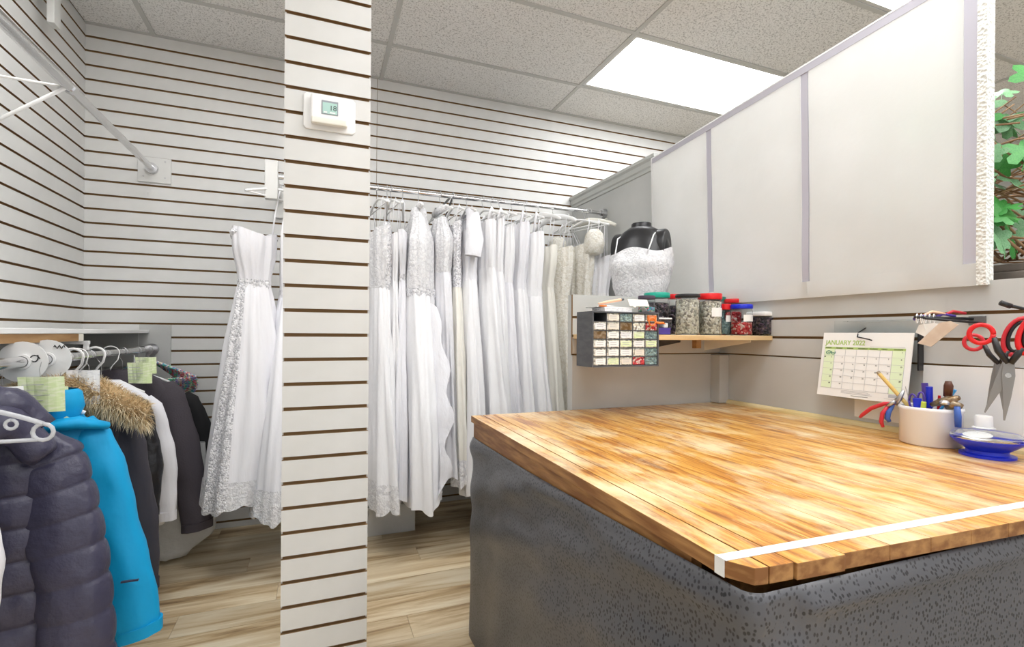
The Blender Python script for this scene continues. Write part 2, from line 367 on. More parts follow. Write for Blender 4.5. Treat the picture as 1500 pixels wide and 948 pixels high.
# ceiling: lay-in tiles on a grid of bars
cl = struct(MB().box((LX-.1,-2.2,CZ+.03),(5.6,3.4,CZ+.08)).build('ceiling','tbar'))
GX = [LX,-.853,.367,1.587,2.807,4.027,5.5]; GY = [BY,2.85,2.24,1.63,1.02,.41,-.2,-.81,-1.42,-2.2]
LIGHTS = [(3,1),(3,3),(1,2),(2,4),(1,6),(3,5),(3,7)]  # panels out of view are added to brighten alcove, gowns, table and column
tm = {}
for i in range(len(GX)-1):
    for j in range(len(GY)-1):
        x0,x1,y1,y0 = GX[i],GX[i+1],GY[j],GY[j+1]
        if (i,j) in LIGHTS:
            t = thing('ceiling_light', '', 'ceiling light', (x0,y0,CZ))
            t['cell'] = f'{i}{j}'
            W, D = x1-x0, y1-y0
            fr = MB()
            for a,b_ in (((.014,.014),(W-.014,.032)),((.014,D-.032),(W-.014,D-.014)),((.014,.032),(.032,D-.032)),((W-.032,.032),(W-.014,D-.032))): fr.box((*a,-.003),(*b_,.02))
            fr.build('frame','frame',t); MB().box((.032,.032,.002),(W-.032,D-.032,.012)).build('diffuser','diffuser',t)
            del t['cell']
            t['label'] = {(3,1):'bright ceiling light panel beside the back wall, above the hanging gowns',(3,3):'bright ceiling light panel behind the top edge of the fabric screen'}.get((i,j),'unseen rectangular ceiling light panel added to brighten the shop')
            if (i,j) not in ((3,1),(3,3)): t['group'] = 'unseen ceiling lights added to brighten the shop'
            continue
        k = (round(x1-x0,3), round(y1-y0,3))
        if k not in tm: tm[k] = MB().box((.004,.004,0),(k[0]-.004,k[1]-.004,.015)).mesh('ceiling_tile','tile')
        link('ceiling_tile', tm[k], cl, (x0,y0,CZ))
for i,x in enumerate(GX[1:-1]): MB().box((x-.012,-2.2,CZ-.006),(x+.012,BY,CZ+.02)).build('grid_bar','tbar',cl)
for j,yy in enumerate(GY[1:-1]):
    for i in range(len(GX)-1): MB().box((GX[i]+.012,yy-.012,CZ-.006),(GX[i+1]-.012,yy+.012,CZ+.02)).build('grid_bar','tbar',cl)
MB().box((LX,BY-.022,CZ-.005),(5.5,BY,CZ+.02)).build('edge_bar','tbar',cl)

# dividing wall: tall at the back, low beside the table
wd = struct(MB().box((PX+.012,-.6,0),(PX+.13,2.27,1.30)).build('wall_divider','greywall'))
zz = [1.057,1.1335,1.21]
MB().box((PX,-.6,0),(PX+.012,2.27,zz[0]-.004)).build('lower_panel','greywall',wd)
for a,b_ in ((zz[0]+.002,zz[1]-.005),(zz[1]+.005,zz[2]-.005),(zz[2]+.005,1.30)):
    m_ = slat_mesh(2.87, b_-a, 2); m_.materials[1] = M['greywall']; link('slat', m_, wd, (PX,-.6,a))
MB().box((PX+.0105,-.6,zz[0]-.02),(PX+.0125,2.27,1.28)).build('groove_backing','mdf',wd)
wt = struct(MB().box((PX+.012,2.27,0),(PX+.13,BY,2.12)).build('wall_divider_tall','greywall'))
prof = [(PX+.14,2.156),(PX-.016,2.156),(PX-.016,2.140),(PX-.004,2.128),(PX-.004,2.10),(PX+.004,2.092),(PX+.004,2.075),(PX+.012,2.072),(PX+.14,2.072)]
struct(MB().prism(prof, 2.27, BY-.001, 1).build('trim_1','mould'))
# short return wall behind the table
wr = struct(MB().box((.972,1.802,0),(PX,1.83,1.303)).build('wall_return','greywall'))
MB().box((.972,1.79,0),(PX,1.802,zz[0]-.004)).build('lower_panel','greywall',wr)
for a,b_ in ((zz[0]+.002,zz[1]-.005),(zz[1]+.005,zz[2]-.005),(zz[2]+.005,1.303)):
    m_ = slat_mesh(PX-.972, b_-a, 0); m_.materials[1] = M['greywall']; link('slat', m_, wr, (.972,1.79,a))
MB().box((.973,1.7995,zz[0]-.02),(PX,1.8025,1.30)).build('groove_backing','mdf',wr)
struct(MB().box((PX-.055,1.735,.832),(PX,1.79,1.05)).build('trim_2','greywall',bevel=.002))
# dark ledge with a plant, behind the low wall
lg = thing('plant_ledge','dark brown ledge on top of the low wall, under the ivy','ledge',(2.0,.7,0))
MB().box((-.10,-.6,1.285),(.45,.9,1.335)).build('slab','ledge',lg,bevel=.004); MB().box((-.085,-.6,1.335),(.45,.9,1.36)).build('top_slab','ledge',lg,bevel=.004)
MB().box((-.10,-.6,0),(.45,.9,1.285)).build('pedestal','greywall',lg)

# ------------------------------------------------------------------ work table
TZ = .83
TL, TR, TF, TB = .52, PX-.003, .470, 1.786
tb = thing('work_table','large worn wooden cutting table with charcoal cloth skirt','table',((TL+TR)/2,1.15,0))
tx, ty = tb.location.x, tb.location.y
edges = [TL,.566,.610,.70,.795,.885,.98,1.075,1.17,1.265,1.36,1.455,1.55,1.65,TR]
def front_y(x): return .4905-.035*(x-.52)/.585*0.9
for i in range(len(edges)-1):
    x0,x1 = edges[i]-tx, edges[i+1]-tx; g = .0012 if i<2 else .0004
    y0a, y0b = front_y(edges[i])-ty, front_y(edges[i+1])-ty
    dy = [0,.0,-.004,.0][i] if i<4 else 0
    xb0, xb1 = x0+.02*(1-(i/14)), x1+.02*(1-((i+1)/14))
    poly = [(x0+g,y0a+dy),(x1-g,y0b+dy),(xb1-g,TB-ty),(xb0+g,TB-ty)]
    if i==0: poly = [(x0+.004,y0a+.034),(x0+.024,y0a+.001),(x1-g,y0b+dy),(xb1-g,TB-ty),(xb0,TB-ty)]
    b = MB().prism(poly, TZ-.024, TZ, 2)
    for k in range(len(b.mi)): b.mi[k] = 1 if k!=1 else 0
    b.build('table_board',['table','tableedge'],tb,bevel=.0012)
ap = MB(); vs = []
for yy,zb,xo in ((TB-.004,TZ-.098,.030),(.60,TZ-.050,.014)):
    for xx in (TL+xo,TL+xo+.02):
        for z_ in (TZ-.0245,zb): vs.append((xx-tx,yy-ty,z_))
ap.add(vs,[(0,1,3,2),(4,6,7,5),(0,4,5,1),(2,3,7,6),(0,2,6,4),(1,5,7,3)]); ap.build('apron','tableedge',tb)
MB().box((TL+.05-tx,.54-ty,TZ-.095),(TR-.05-tx,.56-ty,TZ-.0245)).build('apron','tableedge',tb)
for lx in (TL+.06,TR-.11):
    for ly in (.57,TB-.08): MB().box((lx-tx,ly-ty,0),(lx+.06-tx,ly+.06-ty,TZ-.0245)).build('leg','tableedge',tb)
# cloth skirt: left side and front, folds and a swag under the edge
def skirt():
    pts = []                        # plan path from back left corner to the front right
    n1, n2 = 90, 84
    for i in range(n1): pts.append((TL+.020*(1-i/n1)+.0085, TB-.004+( .505-TB+.004)*i/n1, i/n1, -1, 0))
    for i in range(9): a = PI/2*i/8; pts.append((TL+.0335-.025*math.cos(a), .505-.022*math.sin(a), 1.0, -math.cos(a), -math.sin(a)))
    for i in range(1,n2+1): pts.append((TL+.037+(TR-.02-TL-.037)*i/n2, .483-.022*i/n2, 1+i/n2, 0, -1))
    rows = 60; rings = []
    for r in range(rows+1):
        t = r/rows; ring = []
        for (x,y,s,nx,ny) in pts:
            top = TZ-.062 if s<=1 else TZ-.030
            if s<1: top = TZ-.080+.050*s**1.6
            else: top = TZ-.030
            z = top*(1-t)+.004*t
            d = top-z
            f = 0
            # diagonal swag folds on the left side, fading down
            if s<1.05:
                k = 1-min(d/.5,1)
                q = d + .34*(s) ; f += .0085*math.sin(q*40+1.2*s)*k*(.35+.65*min(1,d/.03)) + .004*math.sin(d*60-s*9)*k*math.exp(-d*6)
                f += .004*math.sin(s*26+2*d)*min(d/.4,1)
            else:
                f += .012*math.exp(-((d-.028)/.012)**2)*(1.0-.4*(s-1)) + .004*math.sin(s*30+d*5)*min(d/.3,1)
            f += .006*noise.noise(Vector((x*5,y*5,z*4)))*min(d/.2,1)
            if s<=1.0: f += .006*math.exp(-((d-.018-.02*s)/.014)**2)*s
            f = max(f+.004,.0)*(1-math.exp(-d*90))
            ring.append((x+nx*f, y+ny*f, z))
        rings.append(ring)
    b = MB(); b.rings(rings, (False,False), closed=False)
    return b
sk = skirt().build('table_skirt','spot',smooth=True)
so = sk.modifiers.new('solid','SOLIDIFY'); so.thickness = .0015; so.offset = -1
tag(sk,'charcoal dotted cloth skirt draped around the wooden cutting table','table skirt')
# measuring tape along the front edge
mt = thing('measuring_tape','white measuring tape stuck along the front edge of the wooden table','measuring tape',(1.1,.5,TZ))
def tape_y(x): return .530-.050*(x-.522)/1.23
b = MB(); n = 24
path = [(TL+.003+(TR-.01-TL-.003)*i/n) for i in range(n+1)]
for i in range(n):
    x0,x1 = path[i],path[i+1]; y0,y1 = tape_y(x0),tape_y(x1)
    b.add([(x0-1.1,y0-.0095-.5,.0003),(x1-1.1,y1-.0095-.5,.0003),(x1-1.1,y1+.0095-.5,.0003),(x0-1.1,y0+.0095-.5,.0003),(x0-1.1,y0-.0095-.5,.0011),(x1-1.1,y1-.0095-.5,.0011),(x1-1.1,y1+.0095-.5,.0011),(x0-1.1,y0+.0095-.5,.0011)],[(3,2,1,0),(4,5,6,7),(0,1,5,4),(2,3,7,6)])
b.box((TL+.0025-1.1,.5235-.5,-.024),(TL+.0036-1.1,.541-.5,.0011))
b.build('tape','paper',mt)
b = MB()
for i in range(0,121):
    x = .535+i*.01; yy = tape_y(x); h = .007 if i%5==0 else .004
    b.box((x-.0004-1.1,yy-.0095-.5,.00105),(x+.0004-1.1,yy-.0095+h-.5,.0013))
b.build('tick_marks','inkgrey',mt)
# pine strip along the wall
struct(MB().prism([(PX-.016,TZ+.0003),(PX-.001,TZ+.0003),(PX-.001,TZ+.017),(PX-.008,TZ+.015),(PX-.014,TZ+.009)], .30, 1.735, 1).build('trim_3','trimwood'))

# ------------------------------------------------------------------ rods
RY, RZ = 2.81, 1.94
rd = thing('clothes_rod','long chrome clothes rod carrying the wedding gowns','clothes rod',(.78,RY,0))
MB().tube([(-.99-.0,0,RZ),(.10,0,RZ)],.0135,16).build('tube','chrome',rd,smooth=True,angle=40)
MB().tube([(.08,0,RZ),(PX-.78-.012,0,RZ)],.0115,16).build('inner_tube','chrome',rd,smooth=True,angle=40)
MB().tube([(PX-.78-.016,0,RZ),(PX-.78+.011,0,RZ)],.03,20).build('flange','steel',rd,smooth=True,angle=40)
MB().tube([(PX-.78-.035,0,RZ),(PX-.78-.014,0,RZ)],.019,16).build('socket','steel',rd,smooth=True,angle=40)
br = thing('rod_bracket','pale grey block bracket holding the gown rod beside the column','bracket',(-.218,BY,0))
MB().box((-.022,-.028,RZ-.12),(.022,-.001,RZ+.075)).build('back_plate','slat',br,bevel=.002)
MB().box((-.014,-.47,RZ-.03),(.014,-.028,RZ+.03)).build('arm','slat',br,bevel=.002)
MB().box((-.035,-.52,RZ-.13),(.024,-.475,RZ+.065)).build('end_block','slat',br,bevel=.003)
br = thing('rod_brace','dark metal triangular brace from the back wall to the gown rod','bracket',(.735,BY,0))
MB().tube([(0,-.0,RZ+.006),(0,-.44,RZ+.02)],.007,8).build('arm','darksteel',br); MB().tube([(-.0,0,RZ-.18),(0,-.44,RZ+.008)],.006,8).build('strut','darksteel',br)
MB().box((-.012,-.006,RZ-.21),(.012,-.0005,RZ+.04)).build('plate','darksteel',br)
# upper empty rod on the left
ux, uz = -.856, 2.035
rd = thing('clothes_rod','empty chrome rod running along the left wall near the ceiling','clothes rod',(ux,1.5,0))
MB().tube([(0,-1.6,uz+.0),(0,.80,uz)],.0195,18).build('tube','chrome',rd,smooth=True,angle=40)
MB().tube([(0,.78,uz),(0,BY-1.5-.012,uz)],.016,18).build('inner_tube','chrome',rd,smooth=True,angle=40)
MB().tube([(0,.775,uz),(0,.80,uz)],.023,18).build('collar','chrome',rd,smooth=True,angle=40)
MB().tube([(0,BY-1.5-.03,uz),(0,BY-1.5-.010,uz)],.029,20).build('flange','steel',rd,smooth=True,angle=40)
MB().box((-.066,BY-1.5-.010,uz-.075),(.088,BY-1.5-.0005,uz+.063)).build('wall_plate','slat',rd,bevel=.001)
for sx,sz in ((.06,-.045),(-.04,-.045),(.06,.045)): MB().tube([(sx,BY-1.5-.012,uz+sz),(sx,BY-1.5-.0095,uz+sz)],.0045,10).build('screw','steel',rd)
b = MB().tube([(LX-ux+.002,.76,uz-.005),(-.004,.76,uz-.012)],.0055,8); b.build('brace_arm','whitepl',rd,smooth=True)
b = MB().tube([(LX-ux+.002,.76,uz-.25),(-.002,.755,uz-.018)],.0065,8); b.build('brace_strut','whitepl',rd,smooth=True)
sh = thing('ceiling_bracket','white hanging bracket beam under the ceiling along the left slat wall','bracket',(LX,2.7,0))
MB().box((.05,.04,2.484),(.077,.10,CZ-.001)).build('post','slat',sh,bevel=.002)
MB().box((.001,-1.3,2.60),(.077,.039,2.65)).build('beam','slat',sh,bevel=.002)

# low rod with coats: shelf, board, rod
lx_, lz = -.846, 1.042
ws = thing('wall_shelf','white shelf along the left wall above the coats','shelf',(LX,2.2,0))
MB().box((.0,-1.9,1.128),(.295,BY-2.2-.001,1.146)).build('shelf_board','whitepl',ws,bevel=.002)
MB().box((.27,-1.9,1.099),(.293,.20,1.1275)).build('brown_board','oakend',ws)
MB().box((.2695,.2005,1.0985),(.2945,.24,1.1275)).build('end_block','cream',ws,bevel=.001)
MB().box((.20,-1.9,1.1465),(.30,-.42,1.16)).build('top_board','shelfwood',ws,bevel=.001)
MB().box((.25,BY-2.2-.016,0),(.395,BY-2.2-.0005,1.175)).build('upright','greywall',ws,bevel=.001)
MB().box((.01,BY-2.2-.03,.95),(.25,BY-2.2-.0005,1.127)).build('end_panel','greywall',ws)
MB().box((.0,.26,1.085),(.30,.285,1.099)).build('hook_arm','whitepl',ws); MB().box((.285,.262,lz+.012),(.298,.283,1.086)).build('hook_drop','whitepl',ws)
rd = thing('clothes_rod','low chrome rod loaded with coats under the white shelf','clothes rod',(lx_,2.0,0))
MB().tube([(0,-1.3,lz),(0,BY-2.0-.02,lz)],.0165,18).build('tube','chrome',rd,smooth=True,angle=40)
MB().tube([(0,BY-2-.028,lz),(0,BY-2-.0165,lz)],.03,20).build('flange','steel',rd,smooth=True,angle=40)

# ------------------------------------------------------------------ hangers
def hook_path(h=.05, r=.017):
    """hook over a rod whose axis is local x; origin is the rod axis"""
    p = []
    for i in range(11):
        a = math.radians(-35+ (215)*i/10); p.append((0, -math.cos(a)*(r+.003), math.sin(a)*(r+.003)))
    p += [(0,r*.95,-.02),(0,r*.3,-.035),(0,0,-.045),(0,0,-h-.02)]
    return p
def hanger_meshes(kind):
    hk = MB().tube(hook_path(.09 if kind=='coat' else .05), .0017, 6).mesh('hook','steel',True)
    b = MB()
    if kind=='coat':
        b.tube([(0,.15*t,-.112-.055*abs(t)**1.4) for t in [i/8 for i in range(-8,9)]], .0065, 8)
    elif kind=='thin':
        pts = [(0,.20*t,-.065-.055*abs(t)**1.4) for t in [i/8 for i in range(-8,9)]]
        b.tube(pts, .0065, 8); b.tube([(0,-.19,-.118),(0,.19,-.118)], .004, 6)
    else:
        pts = [(0,.205*t,-.062-.05*abs(t)**1.5-.03*max(0,abs(t)-.8)) for t in [i/10 for i in range(-10,11)]]
        b.tube(pts, [.006+.008*(1-abs(i/10)) for i in range(-10,11)], 8, flat=1.6)
        for s in (-1,1): b.tube([(0,s*.125,-.078),(0,s*.13,-.064),(0,s*.14,-.07)],.003,6)
    return hk, b.mesh('arms',{'coat':'whitepl','thin':'whitepl','thick':'whitepl','ivory':'ivorypl'}[kind],True)
HM = {k: hanger_meshes(k) for k in ('thin','thick','ivory','coat')}
def hanger(x, y, z, yaw, kind, label, group=None):
    h = thing('hanger', label, 'hanger', (x,y,z), yaw, group)
    link('hook', HM[kind][0], h); link('arms', HM[kind][1], h); return h

# ------------------------------------------------------------------ gowns
def smooth(t): t = max(0,min(1,t)); return t*t*(3-2*t)
def gown(u, label, yaw=0, top=1.70, waist=1.40, hem=.14, bust=(.165,.055), wst=(.125,.045), hemw=(.30,.09), off=(0,0), boff=(0,0), folds=5, famp=.24,
         smat='satin', bmat='satin', straps='thin', sash=None, lace_hem=False, sweet=.02, hk='thin', y0=RY, x0=None, sleeves=None, overlay=None, train=None, hanger_label=None):
    x = x0 if x0 is not None else at(u, 290, 1, RY).x
    if u > 500: hemw = (hemw[0],hemw[1]*.82)
    g = thing('wedding_gown', label, 'dress', (x,y0,0), math.radians(yaw))
    rnd = random.Random(int(u*13)); ph = [rnd.uniform(0,6.28) for _ in range(6)]
    N = 96
    def section(a, b_, z, t, cx, cy, amp):
        pts = []
        for k in range(N):
            th = 2*PI*k/N; c, s_n = math.cos(th), math.sin(th)
            nx, ny = s_n/b_, c/a; l = math.hypot(nx,ny); nx /= l; ny /= l
            d = amp*.085*(.5*math.sin(folds*2*th+ph[0]+1.3*t)+.35*math.sin((folds*3+1)*th+ph[1]-1.7*t)+.3*math.sin((folds+3)*th+ph[2]+2.4*t))
            d += .014*noise.noise(Vector((c*4+ph[3], s_n*4, z*1.6)))+.004*noise.noise(Vector((c*9, s_n*9+ph[3], z*6)))
            pts.append((cx+b_*s_n+nx*d, cy+a*c+ny*d, z))
        return pts
    # skirt
    R = 34; rings = []
    for i in range(R+1):
        t = i/R; z = waist+(hem-waist)*t; s = t**.8
        a = wst[0]+(hemw[0]-wst[0])*s; b_ = wst[1]+(hemw[1]-wst[1])*s
        ring = section(a, b_, z, t, boff[0]+(off[0]-boff[0])*smooth(t), boff[1]+(off[1]-boff[1])*smooth(t), famp*smooth(t*1.3))
        if i==R: ring = [(p[0],p[1],p[2]+.018*math.sin(folds*2*PI*k/N+ph[5])+.01*math.sin(3*2*PI*k/N)) for k,p in enumerate(ring)]
        rings.append(ring)
    s_ = MB().rings(rings, (False,False)).build('skirt', smat, g, smooth=True)
    if lace_hem:
        rr = []
        for i in range(5):
            j = R-4+i; cx = sum(p[0] for p in rings[j])/N; cy = sum(p[1] for p in rings[j])/N
            rr.append([(cx+(p[0]-cx)*1.03,cy+(p[1]-cy)*1.015,p[2]-(.014*abs(math.sin(k*.55)) if i==4 else 0)) for k,p in enumerate(rings[j])])
        MB().rings(rr,(False,False)).build('lace_hem', 'lace', s_, smooth=True)
    if overlay:                      # beaded band running down the skirt: (angle, width)
        rr = []
        for i in range(0,R+1):
            cx = sum(p[0] for p in rings[i])/N; cy = sum(p[1] for p in rings[i])/N
            k0 = int(overlay[0]/(2*PI)*N)-overlay[1]//2
            rr.append([(cx+(rings[i][(k0+k)%N][0]-cx)*1.025, cy+(rings[i][(k0+k)%N][1]-cy)*1.025, rings[i][(k0+k)%N][2]) for k in range(overlay[1]+1)])
        MB().rings(rr,(False,False),closed=False).build('beaded_band','bead',s_,smooth=True)
    # bodice
    rings = []; B = 10
    for i in range(B+1):
        t = i/B; z = waist+(top-waist)*t; q = smooth(min(1,t*1.25))
        a = wst[0]+(bust[0]-wst[0])*q; b_ = wst[1]+(bust[1]-wst[1])*q
        if straps=='vneck' and t>.55: a *= 1-.55*smooth((t-.55)/.45); b_ *= 1-.5*smooth((t-.55)/.45)
        ring = section(a, b_, z, t, boff[0], boff[1], .05)
        if i>=B-1 and straps!='vneck':
            ring = [(p[0],p[1],p[2]+sweet*(abs(math.cos(2*PI*k/N))*.9-.35+.35*math.cos(2*2*PI*k/N))*(1 if i==B else .4)) for k,p in enumerate(ring)]
        rings.append(ring)
    bo = MB().rings(rings,(False, straps=='vneck')).build('bodice', bmat, g, smooth=True)
    if sash:
        rr = [[(boff[0]+(p[0]-boff[0])*1.05,boff[1]+(p[1]-boff[1])*1.03,waist+dz) for p in rings[0]] for dz in (-.02,-.008,.008,.022)]
        MB().rings(rr,(False,False)).build('sash', sash, g, smooth=True)
    hz = RZ-.065
    if straps in ('thin','wide'):
        for sg in (-1,1):
            r_ = .004 if straps=='thin' else .012
            st = MB().tube([(boff[0]-.015,boff[1]+sg*bust[0]*.62,top-.02),(-.012,sg*.13,hz-.04),(0,sg*.115,hz-.008),(.012,sg*.13,hz-.04),(boff[0]+.015,boff[1]+sg*bust[0]*.62,top-.02)], r_, 6, flat=.5)
            st.build('strap', bmat if straps=='wide' else 'satin', g, smooth=True)
    elif straps=='vneck':
        MB().tube([(0,-.10,hz-.03),(0,0,hz-.02),(0,.10,hz-.03)],.02,8).build('neckline', bmat, g, smooth=True)
    if sleeves=='puff':
        for sg in (-1,1):
            c = (boff[0], boff[1]+sg*(bust[0]+.01), top+.03)
            pr = [(.030,-.10),(.062,-.085),(.07,-.03),(.060,.03),(.030,.06)]
            MB().lathe(pr, c, 20, sx=.8).build('puff_sleeve', bmat, g, smooth=True)
    elif sleeves=='long':
        for sg in (-1,1):
            MB().tube([(boff[0],boff[1]+sg*.13,hz-.06),(boff[0],boff[1]+sg*.19,top-.06),(boff[0],boff[1]+sg*.21,top-.25),(boff[0]+.01,boff[1]+sg*.20,top-.46)],[.035,.045,.04,.032],14,flat=.8).build('sleeve', bmat, g, smooth=True)
    elif sleeves=='cap':
        for sg in (-1,1):
            MB().tube([(boff[0],boff[1]+sg*.07,hz-.03),(boff[0],boff[1]+sg*.14,hz-.065),(boff[0]-.0,boff[1]+sg*.185,top-.06),(boff[0]-.01,boff[1]+sg*.18,top-.15)],[.026,.038,.050,.046],16,flat=.8,caps=False).build('cap_sleeve', bmat, g, smooth=True)
    if train:                        # cascading ruffle down the front edge
        n = 26; L = []; Rr = []; L2 = []
        for i in range(n+1):
            t = i/n; z = waist-.05+(hem+.12-waist)*t; cy = off[1]*smooth(t)-(wst[0]+(hemw[0]-wst[0])*t**.8)*.75
            wv = math.sin(t*24)*.028*(.3+t)
            L.append((boff[0]+.03+hemw[1]*.6*t,cy,z)); Rr.append((boff[0]+.05+train*(.4+.6*math.sin(t*PI))+wv, cy-.04+wv*.7, z-.03)); L2.append((boff[0]+.045+train*.5*(.4+.6*math.sin(t*PI)), cy-.045-wv*.6, z-.01))
        MB().rings([L,L2,Rr],(False,False),closed=False).build('ruffle','satin2',g,smooth=True)
    hanger(x, y0, RZ, math.radians(yaw), hk, hanger_label or 'hanger of the '+label, 'hangers on the gown rod')
    return g

g1 = gown(404,'strapless-look ball gown with beaded side band, hanging left of the column', yaw=-48, x0=-.180, top=1.62, waist=1.37, hem=.34, bust=(.108,.07), wst=(.075,.055), hemw=(.21,.18), off=(.0,-.17), boff=(.0,-.15), folds=4, famp=.22, smat='tulle', bmat='satin2', sash='bead', overlay=(2.85,9), lace_hem=True, straps='none', hanger_label='white hanger hooked beside the grey bracket left of the column')
MB().tube([(.03*math.sin(a),-.15+.110*math.cos(a),1.605+.012*math.sin(3*a)) for a in [2*PI*i/24 for i in range(25)]],[.016+.005*math.sin(i*2.3) for i in range(25)],8).build('beaded_neckline','bead',g1,smooth=True)
MB().tube([(.0,-.055,1.60),(-.01,-.03,1.74),(0,-.01,RZ-.07)],.004,6).build('strap','satin',g1,smooth=True)
g2 = gown(416,'white ball gown with plain tapered sleeve, half hidden behind the column', yaw=-8, x0=-.125, top=1.84, waist=1.33, hem=.31, bust=(.11,.05), wst=(.09,.055), hemw=(.34,.17), off=(.02,-.08), folds=7, famp=.12, smat='tulle', bmat='satin', straps='vneck', lace_hem=True, sash='lace')
gown(553,'gown with lace panels and a deep lace hem, next to the column', yaw=8, top=1.69, waist=1.38, hem=.25, bust=(.15,.05), hemw=(.30,.10), off=(0,-.04), bmat='lace', lace_hem=True, smat='satin')
gown(567,'slim gown with sequined bodice on thin spaghetti straps', yaw=-6, top=1.7, waist=1.37, hem=.27, bust=(.15,.030), wst=(.12,.028), hemw=(.28,.07), bmat='bead', smat='satin', sweet=.03)
gown(573,'white strappy gown squeezed behind the sequined gown', yaw=4, top=1.66, waist=1.42, hem=.3, bust=(.14,.03), wst=(.11,.03), hemw=(.26,.06), y0=RY+.0, off=(0,.03))
gown(590,'pale grey satin halter gown with a narrow jewelled waist', yaw=-10, top=1.68, waist=1.44, hem=.28, bust=(.14,.030), wst=(.10,.022), hemw=(.28,.09), bmat='satin2', smat='satin2', sash='bead', off=(0,-.02))
gown(613,'full A-line gown with pointed lace neckline and a cascading side ruffle', yaw=-4, top=1.84, waist=1.36, hem=.26, bust=(.17,.085), wst=(.15,.085), hemw=(.33,.125), off=(.01,-.10), bmat='lace', smat='satin', straps='vneck', train=.09, sash='bead', folds=5, famp=.14)
gown(645,'gown with a lace cap sleeve and plain satin skirt', yaw=6, top=1.80, waist=1.48, hem=.36, bust=(.16,.05), wst=(.13,.045), hemw=(.26,.08), bmat='lace', smat='satin2', straps='vneck', sleeves=None)
gown(664,'slender gown with narrow sequined bodice and lace-trimmed hem', yaw=2, top=1.76, waist=1.40, hem=.33, bust=(.13,.030), wst=(.12,.035), hemw=(.26,.08), bmat='bead', smat='ivory', lace_hem=True)
gown(684,'satin gown with wide puffed sleeves and a ribbon waist', yaw=-2, top=1.72, waist=1.46, hem=.27, bust=(.15,.060), wst=(.13,.05), hemw=(.30,.10), bmat='satin2', smat='satin', sash='satin2', sleeves='cap', off=(0,-.04))
gown(708,'empire-waist white gown with scalloped lace shoulder straps', yaw=6, top=1.78, waist=1.52, hem=.24, bust=(.15,.055), wst=(.14,.05), hemw=(.32,.11), bmat='satin', smat='satin', straps='wide', off=(.02,-.04), folds=5)
gown(721,'plain white gown with a wide-strapped square neckline', yaw=6, top=1.79, waist=1.50, hem=.14, bust=(.15,.035), wst=(.13,.04), hemw=(.30,.08), straps='wide', folds=6)
gown(733,'white gown with thin straps and soft vertical gathers', yaw=8, top=1.75, waist=1.44, hem=.14, bust=(.15,.040), wst=(.13,.04), hemw=(.30,.08), folds=9, famp=.3, smat='satin2')
gown(751,'white gown with broad shoulder straps and a wrapped satin bodice', yaw=10, top=1.78, waist=1.42, hem=.14, bust=(.165,.06), wst=(.13,.05), hemw=(.30,.09), straps='wide', bmat='satin2', sash='satin2')
gown(771,'white satin gown with a short flared peplum and pleated waist', yaw=8, top=1.73, waist=1.38, hem=.13, bust=(.17,.06), wst=(.15,.06), hemw=(.30,.10), straps='wide', sash='satin', folds=6, off=(.02,-.03))
gown(791,'plain ivory gown with an open low back', yaw=12, top=1.66, waist=1.42, hem=.14, bust=(.16,.045), wst=(.13,.04), hemw=(.28,.075), bmat='ivory', smat='ivory', hk='thick')
gown(812,'ivory gown covered in beaded lace beside the return wall', yaw=14, top=1.66, waist=1.36, hem=.14, bust=(.16,.055), wst=(.14,.05), hemw=(.27,.08), bmat='laceivory', smat='laceivory', hk='thick', famp=.14)
gown(843,'lace gown with rounded lace cap sleeves near the rod end', yaw=18, top=1.70, waist=1.36, hem=.20, bust=(.15,.06), wst=(.13,.05), hemw=(.24,.08), bmat='laceivory', smat='laceivory', sleeves='puff', famp=.14)
gown(857,'narrow white lace gown beside the grey dividing wall', yaw=18, top=1.65, waist=1.36, hem=.22, bust=(.13,.035), wst=(.12,.035), hemw=(.20,.05), bmat='lace', smat='lace', famp=.14)
gown(869,'smooth white satin gown at the end of the rod, beside the mannequin', yaw=24, top=1.62, waist=1.40, hem=.25, bust=(.11,.05), wst=(.085,.045), hemw=(.17,.05), bmat='satin2', smat='satin', hk='ivory', x0=1.64, off=(-.03,-.04), boff=(-.01,-.07), hanger_label='ivory plastic hanger at the right end of the gown rod')

